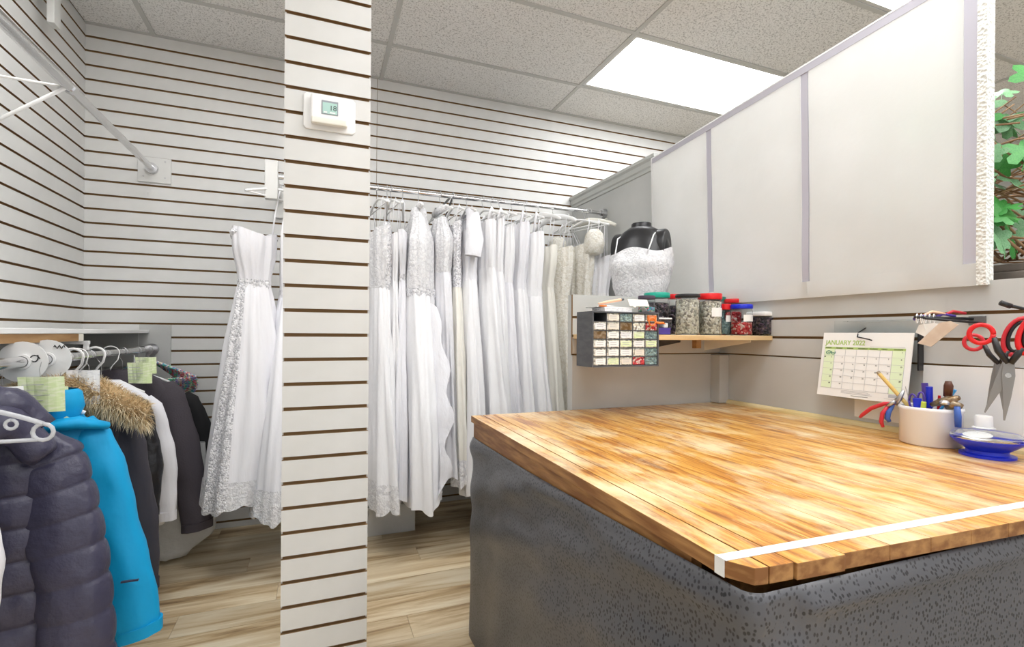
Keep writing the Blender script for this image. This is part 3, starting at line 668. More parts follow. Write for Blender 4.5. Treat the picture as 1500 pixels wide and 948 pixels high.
# ------------------------------------------------------------------ coats
def coat(Y, label, m, hem=.25, a=(.225,.25), b=(.085,.10), sh=(.20,.885), sleeve_end=(.34,-.05,.24), sr=(.078,.060), puff=0, hood=None, yaw=0, cat='jacket', name='jacket', cuff=True, zipper=None, dx=0, label_hanger='coat hanger on the low rod, under a jacket', neck=.93):
    g = thing(name, label, cat, (lx_+dx,Y,0), math.radians(yaw))
    N = 48; seedv = Y*7
    def sec(aa, bb, z, pz):
        return [(aa*math.cos(t)*(1+pz*.35)+.008*noise.noise(Vector((math.cos(t)*2,seedv,z*6))), (bb*(1+pz)+.014*noise.noise(Vector((math.cos(t)*3,math.sin(t)*3+seedv,z*7))))*math.copysign(abs(math.sin(t))**.8,math.sin(t)), z) for t in [2*PI*k/N for k in range(N)]]
    rings = []; R = 170 if puff else 30
    for i in range(R+1):
        t = i/R; z = hem+(sh[1]-.06-hem)*t
        aa = a[1]+(a[0]-a[1])*t; bb = b[1]+(b[0]-b[1])*t
        if t>.85: aa += (sh[0]-a[0])*smooth((t-.85)/.15)*.6
        pz = 0
        if puff: q = ((z-hem)/puff)%1.0; pz = .20*(math.sin(PI*q)**.35)-.08
        rings.append(sec(aa, bb, z, pz))
    for t in (.25,.5,.75,1.0):
        z = sh[1]-.06+(neck-sh[1]+.06)*t; k = 1-smooth(t); k2 = math.cos(t*PI/2)
        rings.append(sec(.065+(sh[0]*.92-.065)*k2, .05+(b[0]-.05)*k2, z, 0))
    body = MB().rings(rings,(True,True)).build('body', m, g, smooth=True)
    for sg in (-1,1):
        e = Vector((sleeve_end[0] if sg>0 else -min(sleeve_end[0],.20+dx),sleeve_end[1],sleeve_end[2])); s0 = Vector((sg*(sh[0]-.045),0,sh[1]-.035)); md = Vector((sg*(sh[0]+.055) if sg>0 else -min(sh[0]+.055,.215), sleeve_end[1]*.5+.0, .60*s0.z+.40*e.z))
        n = 130 if puff else 20; pts = []; rs = []
        for i in range(n+1):
            t = i/n; p = s0*(1-t)**2+md*2*t*(1-t)+e*t*t; r = sr[0]+(sr[1]-sr[0])*t
            if t<.12: r *= .55+.45*smooth(t/.12)
            if puff: q = (t*(s0-e).length/puff)%1; r *= 1+.15*math.sin(PI*q)**.35-.06
            else: r *= 1+.05*math.sin(t*13+Y*5)+.03*math.sin(t*31)
            pts.append(p); rs.append(r)
        rg = []
        for i,p in enumerate(pts):
            tg_ = (pts[min(i+1,n)]-pts[max(i-1,0)]).normalized(); wv = Vector((-tg_.z,0,tg_.x)).normalized()
            rg.append([p + wv*(rs[i]*math.cos(2*PI*k/24)) + Vector((0,1,0))*(rs[i]*.62*math.copysign(abs(math.sin(2*PI*k/24))**.85,math.sin(2*PI*k/24)) + .010*noise.noise(Vector((k*.5,pts[i].z*9,seedv)))) for k in range(24)])
        sl = MB().rings(rg).build('sleeve', m, g, smooth=True)
        if cuff: MB().rings([[Vector(pts[-1])+(q-pts[-1])*1.04+(pts[-3]-pts[-1])*0+Vector((0,0,dz)) for q in rg[-1]] for dz in (.03,.0,-.008)]).build('cuff', m, sl, smooth=True, angle=50)
    if zipper:
        MB().tube([(-.01,-b[0]*1.02,neck-.06),(-.012,-b[0]*1.12,(hem+neck)/2),(-.012,-b[1]*1.10,hem+.01)],.005,6).build('zipper', zipper, g)
    hanger(lx_, Y, lz, PI/2+math.radians(yaw), 'coat', 'hanger inside the '+label, 'hangers on the coat rod')
    return g
# white garment at the frame edge
coat(1.42,'white garment hanging beside the navy puffer jacket','whitecloth', hem=.42, a=(.20,.22), sh=(.18,.86), sleeve_end=(.20,-.02,.50), sr=(.05,.045), dx=-.045)
nv = coat(1.75,'navy quilted puffer jacket with a loose hood','navy', hem=.10, a=(.18,.195), b=(.085,.10), sh=(.165,.875), sleeve_end=(.245,-.06,.20), sr=(.088,.078), puff=.086, zipper='blackpl')
# loose hood draped round the neck of the puffer
b = MB(); n = 30; pts = []; rs = []
for i in range(n+1):
    t = i/n; x = -.20+.425*t; pts.append((x*.82-.01, -.085-.05*math.sin(t*PI)+.015*math.sin(t*9), .865+.065*math.sin(t*PI)-.055*smooth((t-.75)/.25)+.006*math.sin(t*23))); rs.append((.035+.03*math.sin(t*PI)**.6)*(1+.10*math.sin(t*34)))
b.tube(pts, rs, 18, flat=.85).build('hood','navy',nv,smooth=True)
b = MB(); b.tube([(p[0],p[1]+.03,p[2]+.04) for p in pts[3:-2]], [r*.8 for r in rs[3:-2]], 16).build('hood_lining','navy',nv,smooth=True)
# clear plastic hanger in front of the puffer
ch = thing('hanger','clear plastic hanger with curled ends in front of the navy puffer jacket','hanger',(lx_,1.535,lz))
b = MB()
pts = [(.225*t,-.0,-.13+.055*(1-abs(t)**2)) for t in [i/12 for i in range(-12,13)]]
b.tube(pts,.006,8); 
for s in (-1,1): b.tube([(s*(.225+.02*math.sin(a)),0,-.150+.02*math.cos(a)) for a in [PI*2*i/12 for i in range(13)]],.005,8); b.tube([(s*(.165+.011*math.sin(a)),0,-.128+.011*math.cos(a)) for a in [PI*2*i/12 for i in range(13)]],.004,8)
b.tube([(-.215,0,-.168),(.215,0,-.168)],.005,8); b.build('arms','clearedge',ch,smooth=True)
MB().tube([(p[1],p[0],p[2]) for p in hook_path(.06)],.002,8).build('hook','steel',ch,smooth=True)
MB().box((-.05,-.009,-.115),(-.005+.02,.009,-.09)).build('size_marker','bluepl',ch,bevel=.003)

bj = coat(1.98,'bright blue ski jacket with a dark collar lining','blue', hem=.10, a=(.20,.235), b=(.075,.095), sh=(.175,.885), sleeve_end=(.315,-.06,.165), sr=(.082,.068), zipper='sky')
MB().lathe([(.095,.86),(.105,.90),(.10,.945),(.092,.955)],(0,-.01,0),28,(False,False),sx=1.45,sy=.75).build('collar','blue',bj,smooth=True)
MB().lathe([(.088,.87),(.095,.90),(.09,.948)],(0,-.01,0),28,(False,False),sx=1.42,sy=.70).build('collar_lining','black',bj,smooth=True)
MB().tube([(.05,-.085,.845),(.16,-.07,.855),(.22,-.03,.835)],[.03,.034,.02],14,flat=.6).build('storm_flap','blue',bj,smooth=True)
MB().box((.285,-.125,.36),(.33,-.118,.365)).build('pocket_seam','navy',bj)
pk = coat(2.25,'charcoal parka with a thick tan fur hood trim','char', hem=.20, a=(.19,.20), b=(.085,.10), sh=(.17,.88), sleeve_end=(.235,-.03,.18), sr=(.075,.062), zipper='darksteel')
# fur trim
fp = []
for i in range(25):
    t = i/24; fp.append(Vector((-.13+.40*t, -.10-.03*math.sin(t*PI), .885+.045*math.sin(t*PI*.9+.3)-.05*smooth((t-.6)/.4))))
core = MB().tube(fp,[.028+.018*math.sin(PI*i/24)**.5 for i in range(25)],14).build('fur_trim','fur',pk,smooth=True)
rnd = random.Random(3); vs = []; fs = []; tone = []
for i in range(9000):
    t = rnd.random(); q = t*24; k = min(int(q),23); p = fp[k].lerp(fp[k+1], q-k); a = rnd.uniform(0,2*PI)
    r0 = (.028+.018*math.sin(PI*t)**.5)*.9; d = Vector((rnd.gauss(0,.35)+(t-.5)*1.2, math.cos(a), math.sin(a))).normalized()
    base = p+Vector((0,math.cos(a),math.sin(a)))*r0; L = rnd.uniform(.022,.05); sd = d.cross(Vector((rnd.gauss(0,1),rnd.gauss(0,1),rnd.gauss(0,1)))).normalized()*.0009
    mid = base+d*L*.6+Vector((0,0,-.10*L)); tip = base+d*L+Vector((0,-.1*L,-.35*L)); n0 = len(vs)
    vs += [base-sd,base+sd,mid+sd*.8,mid-sd*.8,tip]; fs += [(n0,n0+1,n0+2,n0+3),(n0+3,n0+2,n0+4)]
    t0 = rnd.gauss(.70,.2); tone += [t0-.3,t0-.3,t0,t0,t0+.35]
me = bpy.data.meshes.new('fur_strands'); me.from_pydata([tuple(v) for v in vs],[],fs); me.materials.append(M['furhair'])
at_ = me.attributes.new('tone','FLOAT','POINT'); at_.data.foreach_set('value',[max(0,min(1,x)) for x in tone]); me.update()
fo = link('fur_strands', me, core); fo['kind'] = 'stuff'
MB().box((.235,-.10,.80),(.262,-.096,.845)).build('white_tag','paper',pk)
coat(2.44,'glossy black nylon coat behind the fur-trimmed parka','blacknyl', hem=.34, a=(.17,.18), b=(.065,.075), sh=(.165,.90), sleeve_end=(.195,-.03,.40), sr=(.065,.05), zipper='darksteel')
coat(2.56,'pale grey-white coat showing between the two dark coats','whitecloth', hem=.30, a=(.215,.23), b=(.06,.07), sh=(.195,.885), sleeve_end=(.23,-.02,.33), sr=(.05,.045))
gb = thing('garment_bag','translucent plastic garment bag hanging down between the dark coats','garment bag',(lx_+.12,2.89,0))
rings = []
for i in range(20):
    t = i/19; z = .025+(.58-.025)*t; aa = .20+.05*math.sin(t*PI)*(1-t)+.03*(1-t)
    if t<.2: aa *= .55+.45*smooth(t/.2)
    rings.append([(aa*math.cos(k*2*PI/36)+.012*noise.noise(Vector((k*.7,z*9,1))), (.055+.018*noise.noise(Vector((math.cos(k*2*PI/36)*4,z*9,math.sin(k*2*PI/36)*4))))*math.sin(k*2*PI/36), z) for k in range(36)])
MB().rings(rings,(True,False)).build('bag','film',gb,smooth=True)
MB().box((.10,-.070,.50),(.125,-.062,.55)).build('pull_tag','paper',gb)
MB().tube([(-.10,0,.57),(-.10,.0,.78),(-.10,0,lz-.02)],.003,6).build('bag_strap','film',gb)
coat(2.80,'plum-charcoal fleece jacket with one long sleeve facing the room','fleece', hem=.36, a=(.20,.22), b=(.07,.075), sh=(.205,.925), sleeve_end=(.315,-.05,.20), sr=(.075,.062), neck=.96)
coat(2.99,'plain black coat at the far end beside the back wall','black', hem=.36, a=(.22,.24), b=(.07,.08), sh=(.235,.845), neck=.88, sleeve_end=(.325,-.03,.36), sr=(.07,.06))
# beaded hangers bunch
for i in range(6):
    bh = thing('beaded_hanger','empty hanger wrapped in coloured beads, bunched at the far end of the coat rod','hanger',(lx_,3.085+i*.019,lz),(0,math.radians(-5+2.6*i),math.radians(-13+i*4)),'beaded hangers on the coat rod')
    MB().tube([(p[1],p[0],p[2]) for p in hook_path(.03)],.0018,6).build('hook','steel',bh,smooth=True)
    drop = .085+.008*i
    b = MB(); pts = [(.20*t*(1.22 if t>0 else .9),0,-.045-(drop+.035)*abs(t)**1.1) for t in [k/20 for k in range(-20,21)]]
    b.tube(pts,[.0085+.0012*math.sin(k*2.1) for k in range(41)],8); b.tube([(-.17,0,-.05-drop-.03),(.235,0,-.05-drop-.03)],.0065,8)
    b.build('beaded_arms','mixbeads',bh,smooth=True)
# round white rack dividers with a scribble
for Y,r,lab in ((1.965,.0625,'round white rack divider with a black scribbled letter, on the coat rod'),(2.115,.066,'round white rack divider without clear lettering, behind the scribbled one')):
    dv = thing('rack_divider',lab,'rack divider',(lx_,Y,lz))
    prof = [(.019,-.0015),(r,-.0015),(r,.0015),(.019,.0015),(.019,-.0015)]
    b = MB(); seg = 36
    b.rings([[(rr*math.cos(2*PI*k/seg), z, rr*math.sin(2*PI*k/seg)) for k in range(seg)] for rr,z in prof],(False,False)); b.build('disc','whitepl',dv)
    b = MB(); b.rings([[(rr*math.cos(2*PI*k/seg), z, rr*math.sin(2*PI*k/seg)) for k in range(seg)] for rr,z in ((.0175,-.008),(.024,-.008),(.024,.008),(.0175,.008),(.0175,-.008))],(False,False)); b.build('collar','whitepl',dv)
    pts = [(.030+.014*math.cos(a)*(1-.06*a),-.003,.004+.016*math.sin(a)+.012*(a>4)) for a in [.3+.42*k for k in range(16)]] if r<.064 else [(.018+.003*k,-.003,.042+.006*math.sin(k*1.6)) for k in range(11)]
    MB().tube(pts,.0016,6).build('scribble','ink',dv)
# paper tags on the coats
def papertag(x,y,z,wd,ht,m,label,rz=0,tilt=0):
    t = thing('paper_tag',label,'paper tag',(x,y,z),(math.radians(tilt),0,math.radians(rz)))
    b = MB(); n = 6
    top = [(-wd/2+wd*i/n, .004*math.sin(i*1.2), 0) for i in range(n+1)]; bot = [(-wd/2+wd*i/n+.008, .008*math.sin(i*.9+1)-.01, -ht) for i in range(n+1)]
    b.rings([top,bot],(False,False),closed=False); o = b.build('sheet',m,t); s = o.modifiers.new('s','SOLIDIFY'); s.thickness = .0006
    for k in range(5): MB().box((-wd*.36,-.0115-.0003*k,-ht*(.22+.15*k)-.0007),(wd*(.1+.07*(k%3)),-.0100-.0003*k,-ht*(.22+.15*k)+.0007)).build('writing','inkgrey',t)
    MB().tube([(0,0,-.004),(-.004,.002,.02),(0,.003,.045)],.0008,5).build('string','steel',t)
    return t
papertag(-.770,1.70,.990,.075,.085,'paper','plain white paper tag above the navy puffer jacket',10)
papertag(-.775,1.90,1.0,.11,.105,'papergreen','pale green paper tag hanging below the scribbled divider',0)
papertag(-.745,1.945,.965,.035,.10,'papergreen','narrow yellow-green paper slip above the blue jacket collar',5)
papertag(-.745,2.10,1.005,.10,.115,'paperline','white lined paper tag above the fur trim',-12)
papertag(-.73,2.62,1.0,.10,.09,'papergreen','green paper tag between the black coat and the fleece jacket',-15)
papertag(-.735,2.72,1.02,.085,.075,'papergreen','green paper tag beside the beaded hangers',-10)
# extra empty plastic hangers seen along the rod
for i,(Y,k) in enumerate(((2.20,'thin'),(2.30,'thick'),(2.34,'thin'),(2.50,'thick'),(2.66,'thin'))):
    hh = MB().tube([(p[1]*1.6,p[0],p[2]*1.5) for p in hook_path(.03)],.0045 if k=='thick' else .0022,8).build('hanger_hook','whitepl',smooth=True,loc=(lx_,Y,lz)); 
    tag(hh,'white hanger hook looped over the coat rod','hanger hook','hanger hooks on the coat rod')

# ------------------------------------------------------------------ fabric screen
sn = thing('fabric_screen','pale fabric screen with lavender seams standing on the low dividing wall','screen',(PX,1.5,1.285))
TLc, TRc, BRc, BLc = Vector((1.692,2.232,2.105)), Vector((1.692,.776,2.19)), Vector((1.735,.795,1.287)), Vector((1.735,2.25,1.284))
o_ = Vector(sn.location)
nrm = (TRc-TLc).cross(BLc-TLc).normalized()
if nrm.x > 0: nrm = -nrm
def sp(s,t,d=0):
    p = TLc*(1-s)*(1-t)+TRc*s*(1-t)+BRc*s*t+BLc*(1-s)*t
    w_ = .004*noise.noise(Vector((s*9,t*5,0)))*(.2+t)+.010*smooth((t-.86)/.14)*noise.noise(Vector((s*14,t*10,5)))
    return p + nrm*(d+w_) - o_
def patch(s0,s1,t0,t1,d0,d1,ns,ntt):
    b = MB(); fr = [[sp(s0+(s1-s0)*i/ns,t0+(t1-t0)*j/ntt,d1) for i in range(ns+1)] for j in range(ntt+1)]
    b.rings(fr,(False,False),closed=False); bk = [[sp(s0+(s1-s0)*i/ns,t0+(t1-t0)*j/ntt,d0) for i in range(ns+1)] for j in range(ntt+1)]; b.rings(bk,(False,False),closed=False)
    for row in (0,ntt): b.rings([fr[row],bk[row]],(False,False),closed=False)
    for c_ in (0,ns): b.rings([[r[c_] for r in fr],[r[c_] for r in bk]],(False,False),closed=False)
    return b
def s_of(u,v):       # screen fraction along the width for a pixel of its face
    d = ray(u,v); o = Vector((0,0,CAMZ)); k = (TLc-o).dot(nrm)/d.dot(nrm); p = o+d*k
    return (p-TLc).dot((TRc-TLc).normalized())/(TRc-TLc).length
sA, sB = s_of(1046,300), s_of(1190,250)
print('screen seams', sA, sB)
wA = .0185
cuts = [(0.0,sA-wA/2),(sA+wA/2,sB-wA/2),(sB+wA/2,.962)]
for a_,b__ in cuts: patch(a_+.004,b__,.036,.93,-.012,0,24,24).build('fabric_panel','fabric',sn,smooth=True,angle=50)
for s_ in (sA,sB): patch(s_-wA/2,s_+wA/2,.036,.93,-.012,-.0025,2,20).build('seam_strip','batten',sn,smooth=True,angle=50)
for s_ in (sA,sB): patch(s_-wA*.4,s_+wA*.4,.93,.985,.0032,.0042,2,4).build('seam_end','fabric',sn)
patch(0,.985,.006,.036,-.014,.0015,30,2).build('top_rail','batten',sn,smooth=True,angle=50)
patch(.0,.985,.0,.006,-.016,.003,30,1).build('top_edge','fabric',sn)
patch(.962,.985,.036,.93,-.012,-.002,2,24).build('side_rail','batten',sn,smooth=True,angle=50)
patch(0,.985,.93,1,-.013,.003,40,4).build('bottom_hem','fabric',sn,smooth=True,angle=50)
patch(-.002,.004,.006,.93,-.016,.004,1,24).build('side_edge','fabric',sn)
patch(.985,1.0,0,1,-.034,.004,2,30).build('frayed_edge','cut',sn)

# ------------------------------------------------------------------ parts cabinet
cx0, cx1, cy0, cy1, cz0, cz1 = .893, 1.176, 1.50, 1.612, 1.024, 1.222
pc = thing('parts_cabinet','slate grey small-parts cabinet with rows of labelled clear drawers','cabinet',(cx0,cy0,cz0))
W, D, H = cx1-cx0, cy1-cy0, cz1-cz0
b = MB(); b.box((0,0,0),(.005,D,H)); b.box((W-.005,0,0),(W,D,H)); b.box((.005,0,0),(W-.005,D,.005)); b.box((.005,0,H-.005),(W-.005,D,H)); b.box((.005,D-.004,.005),(W-.005,D,H-.005))
b.build('case','greypl',pc)
cw, rh = (W-.010)/5, (H-.010)/6
for i in range(1,5): MB().box((.005+cw*i-.0012,.002,.005),(.005+cw*i+.0012,D-.005,H-.005)).build('divider','greypl',pc)
for j in range(1,6): MB().box((.005,.003,.005+rh*j-.001),(W-.005,D-.006,.005+rh*j+.001)).build('divider','greypl',pc)
cards = ['paper','cream','paper','papergreen','paperline','mixbeads','teal_beads','buttons','paper','cream','paperline','red_beads']
rnd = random.Random(11)
order = [['black','cream','teal_beads','paperline','orange'],['paperline','cream','brass','buttons','red_beads'],['brass','paper','paperline','papergreen','teal_beads'],['paper','paper','papergreen','paper','papergreen'],['paper','paper','paper','cream','teal_beads'],['paper','papergreen','cream','red_beads','teal_beads']]
for j in range(6):
    for i in range(5):
        x0 = .005+cw*i+.002; z1 = H-.005-rh*j-.002; z0 = z1-rh+.004; x1 = x0+cw-.004
        if (i,j)==(0,0): continue
        dr = MB().box((x0,.0035,z0),(x1,D-.012,z1)).build('drawer',order[j][i] if order[j][i] in ('brass','teal_beads','buttons','red_beads') else 'buttons',pc)
        if order[j][i] not in ('brass','teal_beads','buttons','red_beads'):
            q = rnd.uniform(.0,.006); MB().box((x0+.002+q,.0016,z0+.003),(x1-.003,.0030,z1-.004)).build('label_card',order[j][i] if order[j][i]!='black' else 'paper',dr)
            for k in range(2): MB().box((x0+.008+q,.0012,z0+.010+.007*k),(x1-.012,.00155,z0+.0118+.007*k)).build('writing','inkgrey',dr)
        MB().box((x0,.0,z1-.0035),(x1,.0034,z1-.001)).build('pull','clear',dr)
# odds and ends on top of the cabinet
def loose(name,label,cat,b,m,loc,rot,bevel=0): 
    o = b.build(name,m,bevel=bevel); o.location = loc; o.rotation_euler = rot; return tag(o,label,cat)
loose('notebook','thin pink-edged notebook lying on the parts cabinet','notebook',MB().box((0,0,0),(.12,.08,.014)),'paperline',(.945,1.505,cz1+.0005),(0,0,.05))
loose('paper_stack','white envelope lying across the parts cabinet','envelope',MB().box((0,0,0),(.17,.07,.003)),'paper',(.93,1.53,cz1+.016),(0,0,.1))
pn = thing('marker_pen','peach marker pen with a dark cap on top of the parts cabinet','pen',(.935,1.53,cz1+.024),(0,math.radians(-10),.12))
MB().tube([(0,0,.004),(.03,0,.004),(.105,0,.004)],[.0025,.0055,.0055],10).build('barrel','peach',pn,smooth=True,angle=40); MB().tube([(.105,0,.004),(.118,0,.004)],.0045,10).build('cap','greypl',pn,smooth=True,angle=40)
pn = thing('snips','orange-handled snips at the front corner of the parts cabinet','snips',(.955,1.508,cz1+.0165),(0,0,-.2))
MB().tube([(0+.012*math.cos(a)-.01,.012*math.sin(a)+.01,.0035) for a in [2*PI*i/14 for i in range(15)]],.003,6).build('handle','orange',pn,smooth=True); MB().tube([(.002,.01,.003),(.03,.006,.003)],[.003,.001],6).build('blade','steel',pn)
loose('tape_template','cream paper pattern piece with a punched hole, on the parts cabinet','pattern',MB().box((0,0,0),(.085,.03,.002)).tube([(.02,-.0006,.0),(.02,-.0006,.0022)],.006,10),'cream',(1.05,1.505,cz1+.021),(math.radians(60),0,0))
sc_ = thing('small_scissors','orange-handled scissors poking out of a cabinet drawer','scissors',(cx1-.04,1.488,cz1-.035),(0,0,0))
MB().tube([(.014*math.cos(a),0,.014*math.sin(a)) for a in [2*PI*i/16 for i in range(17)]],.003,6).build('handle','orange',sc_,smooth=True); MB().tube([(.013,.0,.0),(.032,.0,-.004),(.05,.0,-.003),(.06,.0,-.008)],[.003,.005,.004,.001],8).build('handle','orange',sc_,smooth=True); MB().tube([(0,0.002,-.012),(-.004,.02,-.03)],.003,6).build('blade','steel',sc_)

# ------------------------------------------------------------------ corner shelf and jars
SZ = 1.140
cs = thing('corner_shelf','plywood corner shelf holding jars of buttons above the table','shelf',(1.4,1.65,0))
MB().prism([(.975-1.4,1.789-1.65),(.975-1.4,1.614-1.65),(1.178-1.4,1.614-1.65),(1.178-1.4,1.502-1.65),(PX-.001-1.4,1.502-1.65),(PX-.001-1.4,1.789-1.65)],SZ-.019,SZ,2).build('board','shelfwood',cs,bevel=.0015)
for X in (1.30,1.66):
    MB().prism([(1.789-1.65,SZ-.0195),(1.53-1.65,SZ-.0195),(1.53-1.65,SZ-.028),(1.789-1.65,SZ-.07)],X-1.4-.002,X-1.4+.002,0).build('bracket','greypl' if X<1.5 else 'ivorypl',cs)
MB().box((1.46-1.4,1.62-1.65,SZ-.055),(1.485-1.4,1.645-1.65,SZ-.0195)).build('cleat','oakend',cs)
def jar(u, Y, wpx, top, lidh, lidmat, fill, label, square=False, fillh=.85, lab=False, zb=SZ+.0005):
    p = at(u, 470, 1, Y); dpt = p.x*math.sin(YAW)+p.y*math.cos(YAW); r = wpx*dpt/F/2
    h = (at(u, top, 1, Y).z)-zb
    j = thing('jar', label, 'jar', (p.x,Y,zb)); pw = .45 if square else 1.0
    bh = h-lidh
    MB().lathe([(r*.93,0),(r,.004),(r,bh*.86),(r*.93,bh*.95),(r*.93,bh),(r*.905,bh),(r*.905,bh*.95),(r*.965,bh*.85),(r*.965,.006),(r*.9,.003)],(0,0,0),28,(True,True),pw=pw).build('glass','clear',j,smooth=True,angle=45)
    MB().lathe([(r*.88,.0045),(r*.945,.008),(r*.945,bh*fillh*.97),(r*.7,bh*fillh)],(0,0,0),28,pw=pw).build('contents',fill,j,smooth=True,angle=50)['kind'] = 'stuff'
    MB().lathe([(r*1.0,0),(r*1.03,.002),(r*1.03,lidh-.003),(r*.98,lidh)],(0,0,bh-.004),32,pw=pw).build('lid',lidmat,j,smooth=True,angle=45)
    if lab:
        sg = [(-PI/2)+a for a in (-.62,-.4,-.2,0,.2,.4,.62)]; rr = r*1.012
        MB().rings([[(rr*math.cos(a)*1.0,rr*math.sin(a),bh*.50) for a in sg],[(rr*math.cos(a),rr*math.sin(a),bh*.74) for a in sg]],(False,False),closed=False).build('label','paper',j)
    return j
jar(1007,1.565,34,430,.012,'blackpl','buttons','large clear jar of pale buttons with a black lid',fillh=.93)
jar(1040,1.560,32,429,.024,'red','buttons','clear jar of pale buttons with a red lid and white label',fillh=.93,lab=True)
jar(1086,1.553,30,445,.018,'bluepl','red_beads','clear jar of red beads with a cobalt blue lid',fillh=.48,lab=True)
jar(1118,1.560,36,456,.018,'whitepl','dark_buttons','square jar of dark buttons with a white lid',square=True,fillh=.9)
jar(1062,1.60,16,444,.024,'red','teal_beads','slim jar of teal beads with a red lid beside the blue-lidded jar',fillh=.6,lab=True)
jar(1074,1.70,25,437,.018,'red','red_beads','red-lidded jar at the back of the shelf behind the blue-lidded jar',fillh=.7)
jar(1052,1.745,20,434,.018,'dgreen','teal_beads','dark green-lidded jar at the back of the shelf',fillh=.7)
jar(988,1.735,18,430,.020,'red','dark_buttons','narrow red-lidded jar behind the black-lidded button jar',fillh=.8)
jar(962,1.70,36,428,.022,'green','dark_buttons','wide jar of dark buttons with a bright green lid',fillh=.85)
j = jar(947,1.555,24,432,.014,'plumlid','mixbeads','small clear jar with a plum lid standing on the parts cabinet',fillh=.4, zb=cz1+.0008)
bx = thing('plastic_box','small translucent plastic box beside the parts cabinet','plastic box',(1.185,1.515,SZ+.0005))
MB().box((0,0,0),(.062,.09,.058)).build('box','clear',bx,bevel=.003); MB().box((.004,.004,.003),(.058,.086,.026)).build('contents','violet',bx); MB().box((.03,.006,.026),(.05,.04,.045)).build('spool','paper',bx,bevel=.004); MB().box((-.001,-.001,.0585),(.063,.091,.064)).build('lid','whitepl',bx,bevel=.002)

# ------------------------------------------------------------------ mannequin and its bustier
mq = thing('mannequin','black bust mannequin behind the return wall','mannequin',(1.50,2.06,0),math.radians(-58))
def torso(grow, z0, z1, n=22):
    key = [(1.02,.13,.10),(1.12,.165,.115),(1.25,.135,.09),(1.34,.115,.08),(1.44,.14,.10),(1.53,.160,.115),(1.60,.155,.10),(1.66,.140,.085),(1.70,.105,.065),(1.725,.062,.05)]
    rings = []
    for i in range(n+1):
        z = z0+(z1-z0)*i/n
        for k in range(len(key)-1):
            if key[k][0]<=z<=key[k+1][0]+1e-6:
                t = (z-key[k][0])/(key[k+1][0]-key[k][0]); t = smooth(t)*.5+t*.5; a = key[k][1]+(key[k+1][1]-key[k][1])*t; b_ = key[k][2]+(key[k+1][2]-key[k][2])*t; break
        ring = []
        for q in range(40):
            th = 2*PI*q/40; bu = 0
            if math.sin(th)<0: bu = .028*math.exp(-((z-1.53)/.055)**2)*(math.exp(-((math.cos(th)-.5)/.3)**2)+math.exp(-((math.cos(th)+.5)/.3)**2))
            ring.append(((a+grow)*math.cos(th),(b_+grow+bu)*math.sin(th),z))
        rings.append(ring)
    return rings
MB().rings(torso(0,1.02,1.725,34)).build('torso','mannequin',mq,smooth=True)
MB().lathe([(.058,1.70),(.052,1.725),(.052,1.745),(.048,1.75)],(0,.005,0),24,sy=.85).build('neck','mannequin',mq,smooth=True,angle=50)
for sg in (-1,1):
    b = MB(); seg = 28
    b.rings([[(sg*(.112+dx),.064*k2*math.cos(2*PI*k/seg)*1.0, 1.615+.092*k2*math.sin(2*PI*k/seg)) for k in range(seg)] for dx,k2 in ((-.03,1.0),(.02,1.0),(.028,.93))]); b.build('shoulder_cap','mannequin',mq,smooth=True,angle=40)
MB().tube([(0,0,.02),(0,0,1.03)],.014,12).build('pole','darksteel',mq,smooth=True,angle=40); MB().lathe([(.12,0),(.12,.012),(.03,.024)],(0,0,0),28).build('base','darksteel',mq)
mq.scale = (.97,)*3
bu = thing('lace_bustier','white lace bustier with thin straps worn by the black mannequin','bustier',(1.50,2.06,0),math.radians(-58))
bu.scale = (.97,)*3
rr = torso(.007,1.22,1.60,26); rr[-1] = [(p[0],p[1],p[2]+.012*math.cos(k*PI*4/20)-(.03 if 4<k<16 else 0)) for k,p in enumerate(rr[-1])]
rr = [[(p[0]*(1+.02*math.sin(k*2.3+i)),p[1]*(1+.02*math.sin(k*1.7+i*1.3)),p[2]) for k,p in enumerate(r)] for i,r in enumerate(rr)]
MB().rings(rr,(False,False)).build('bodice','lace',bu,smooth=True)
for sg in (-1,1): MB().tube([(sg*.085,-.125,1.575),(sg*.09,-.098,1.62),(sg*.095,-.072,1.668),(sg*.088,-.0,1.705),(sg*.09,.07,1.67),(sg*.09,.098,1.60)],.0035,6).build('strap','satin',bu,smooth=True)

# ------------------------------------------------------------------ thermostat
tx0, tz0 = .030, 1.828
th = thing('thermostat','white wall thermostat with a small green display on the column','thermostat',(tx0,QY,tz0))
b = MB(); b.prism([(-.077+.008,-.056),(.077-.008,-.056),(.077,-.048),(.077,.048),(.069,.056),(-.069,.056),(-.077,.048),(-.077,-.048)],-.006,0,1); b.build('back_plate','whitepl',th,bevel=.003)
MB().box((-.055,-.030,-.042),(.053,-.006,.047)).build('body','whitepl',th,bevel=.005)
MB().box((-.053,-.038,-.046),(.050,-.0305,-.026)).build('flap','ivorypl',th,bevel=.004)
ds = MB().box((-.024,-.0318,-.014),(.024,-.0303,.028)).build('display_frame','lcdframe',th)
MB().box((-.021,-.0325,-.012),(.021,-.0319,.022)).build('display','lcd',ds)
text('digits','18',.022,'ink',ds,(-.002,-.0327,-.001))
MB().box((-.018,-.0328,-.010),(-.008,-.0326,-.006)).build('display_bar','paper',ds); MB().box((.0,-.0328,-.010),(.016,-.0326,-.006)).build('display_bar','paper',ds)

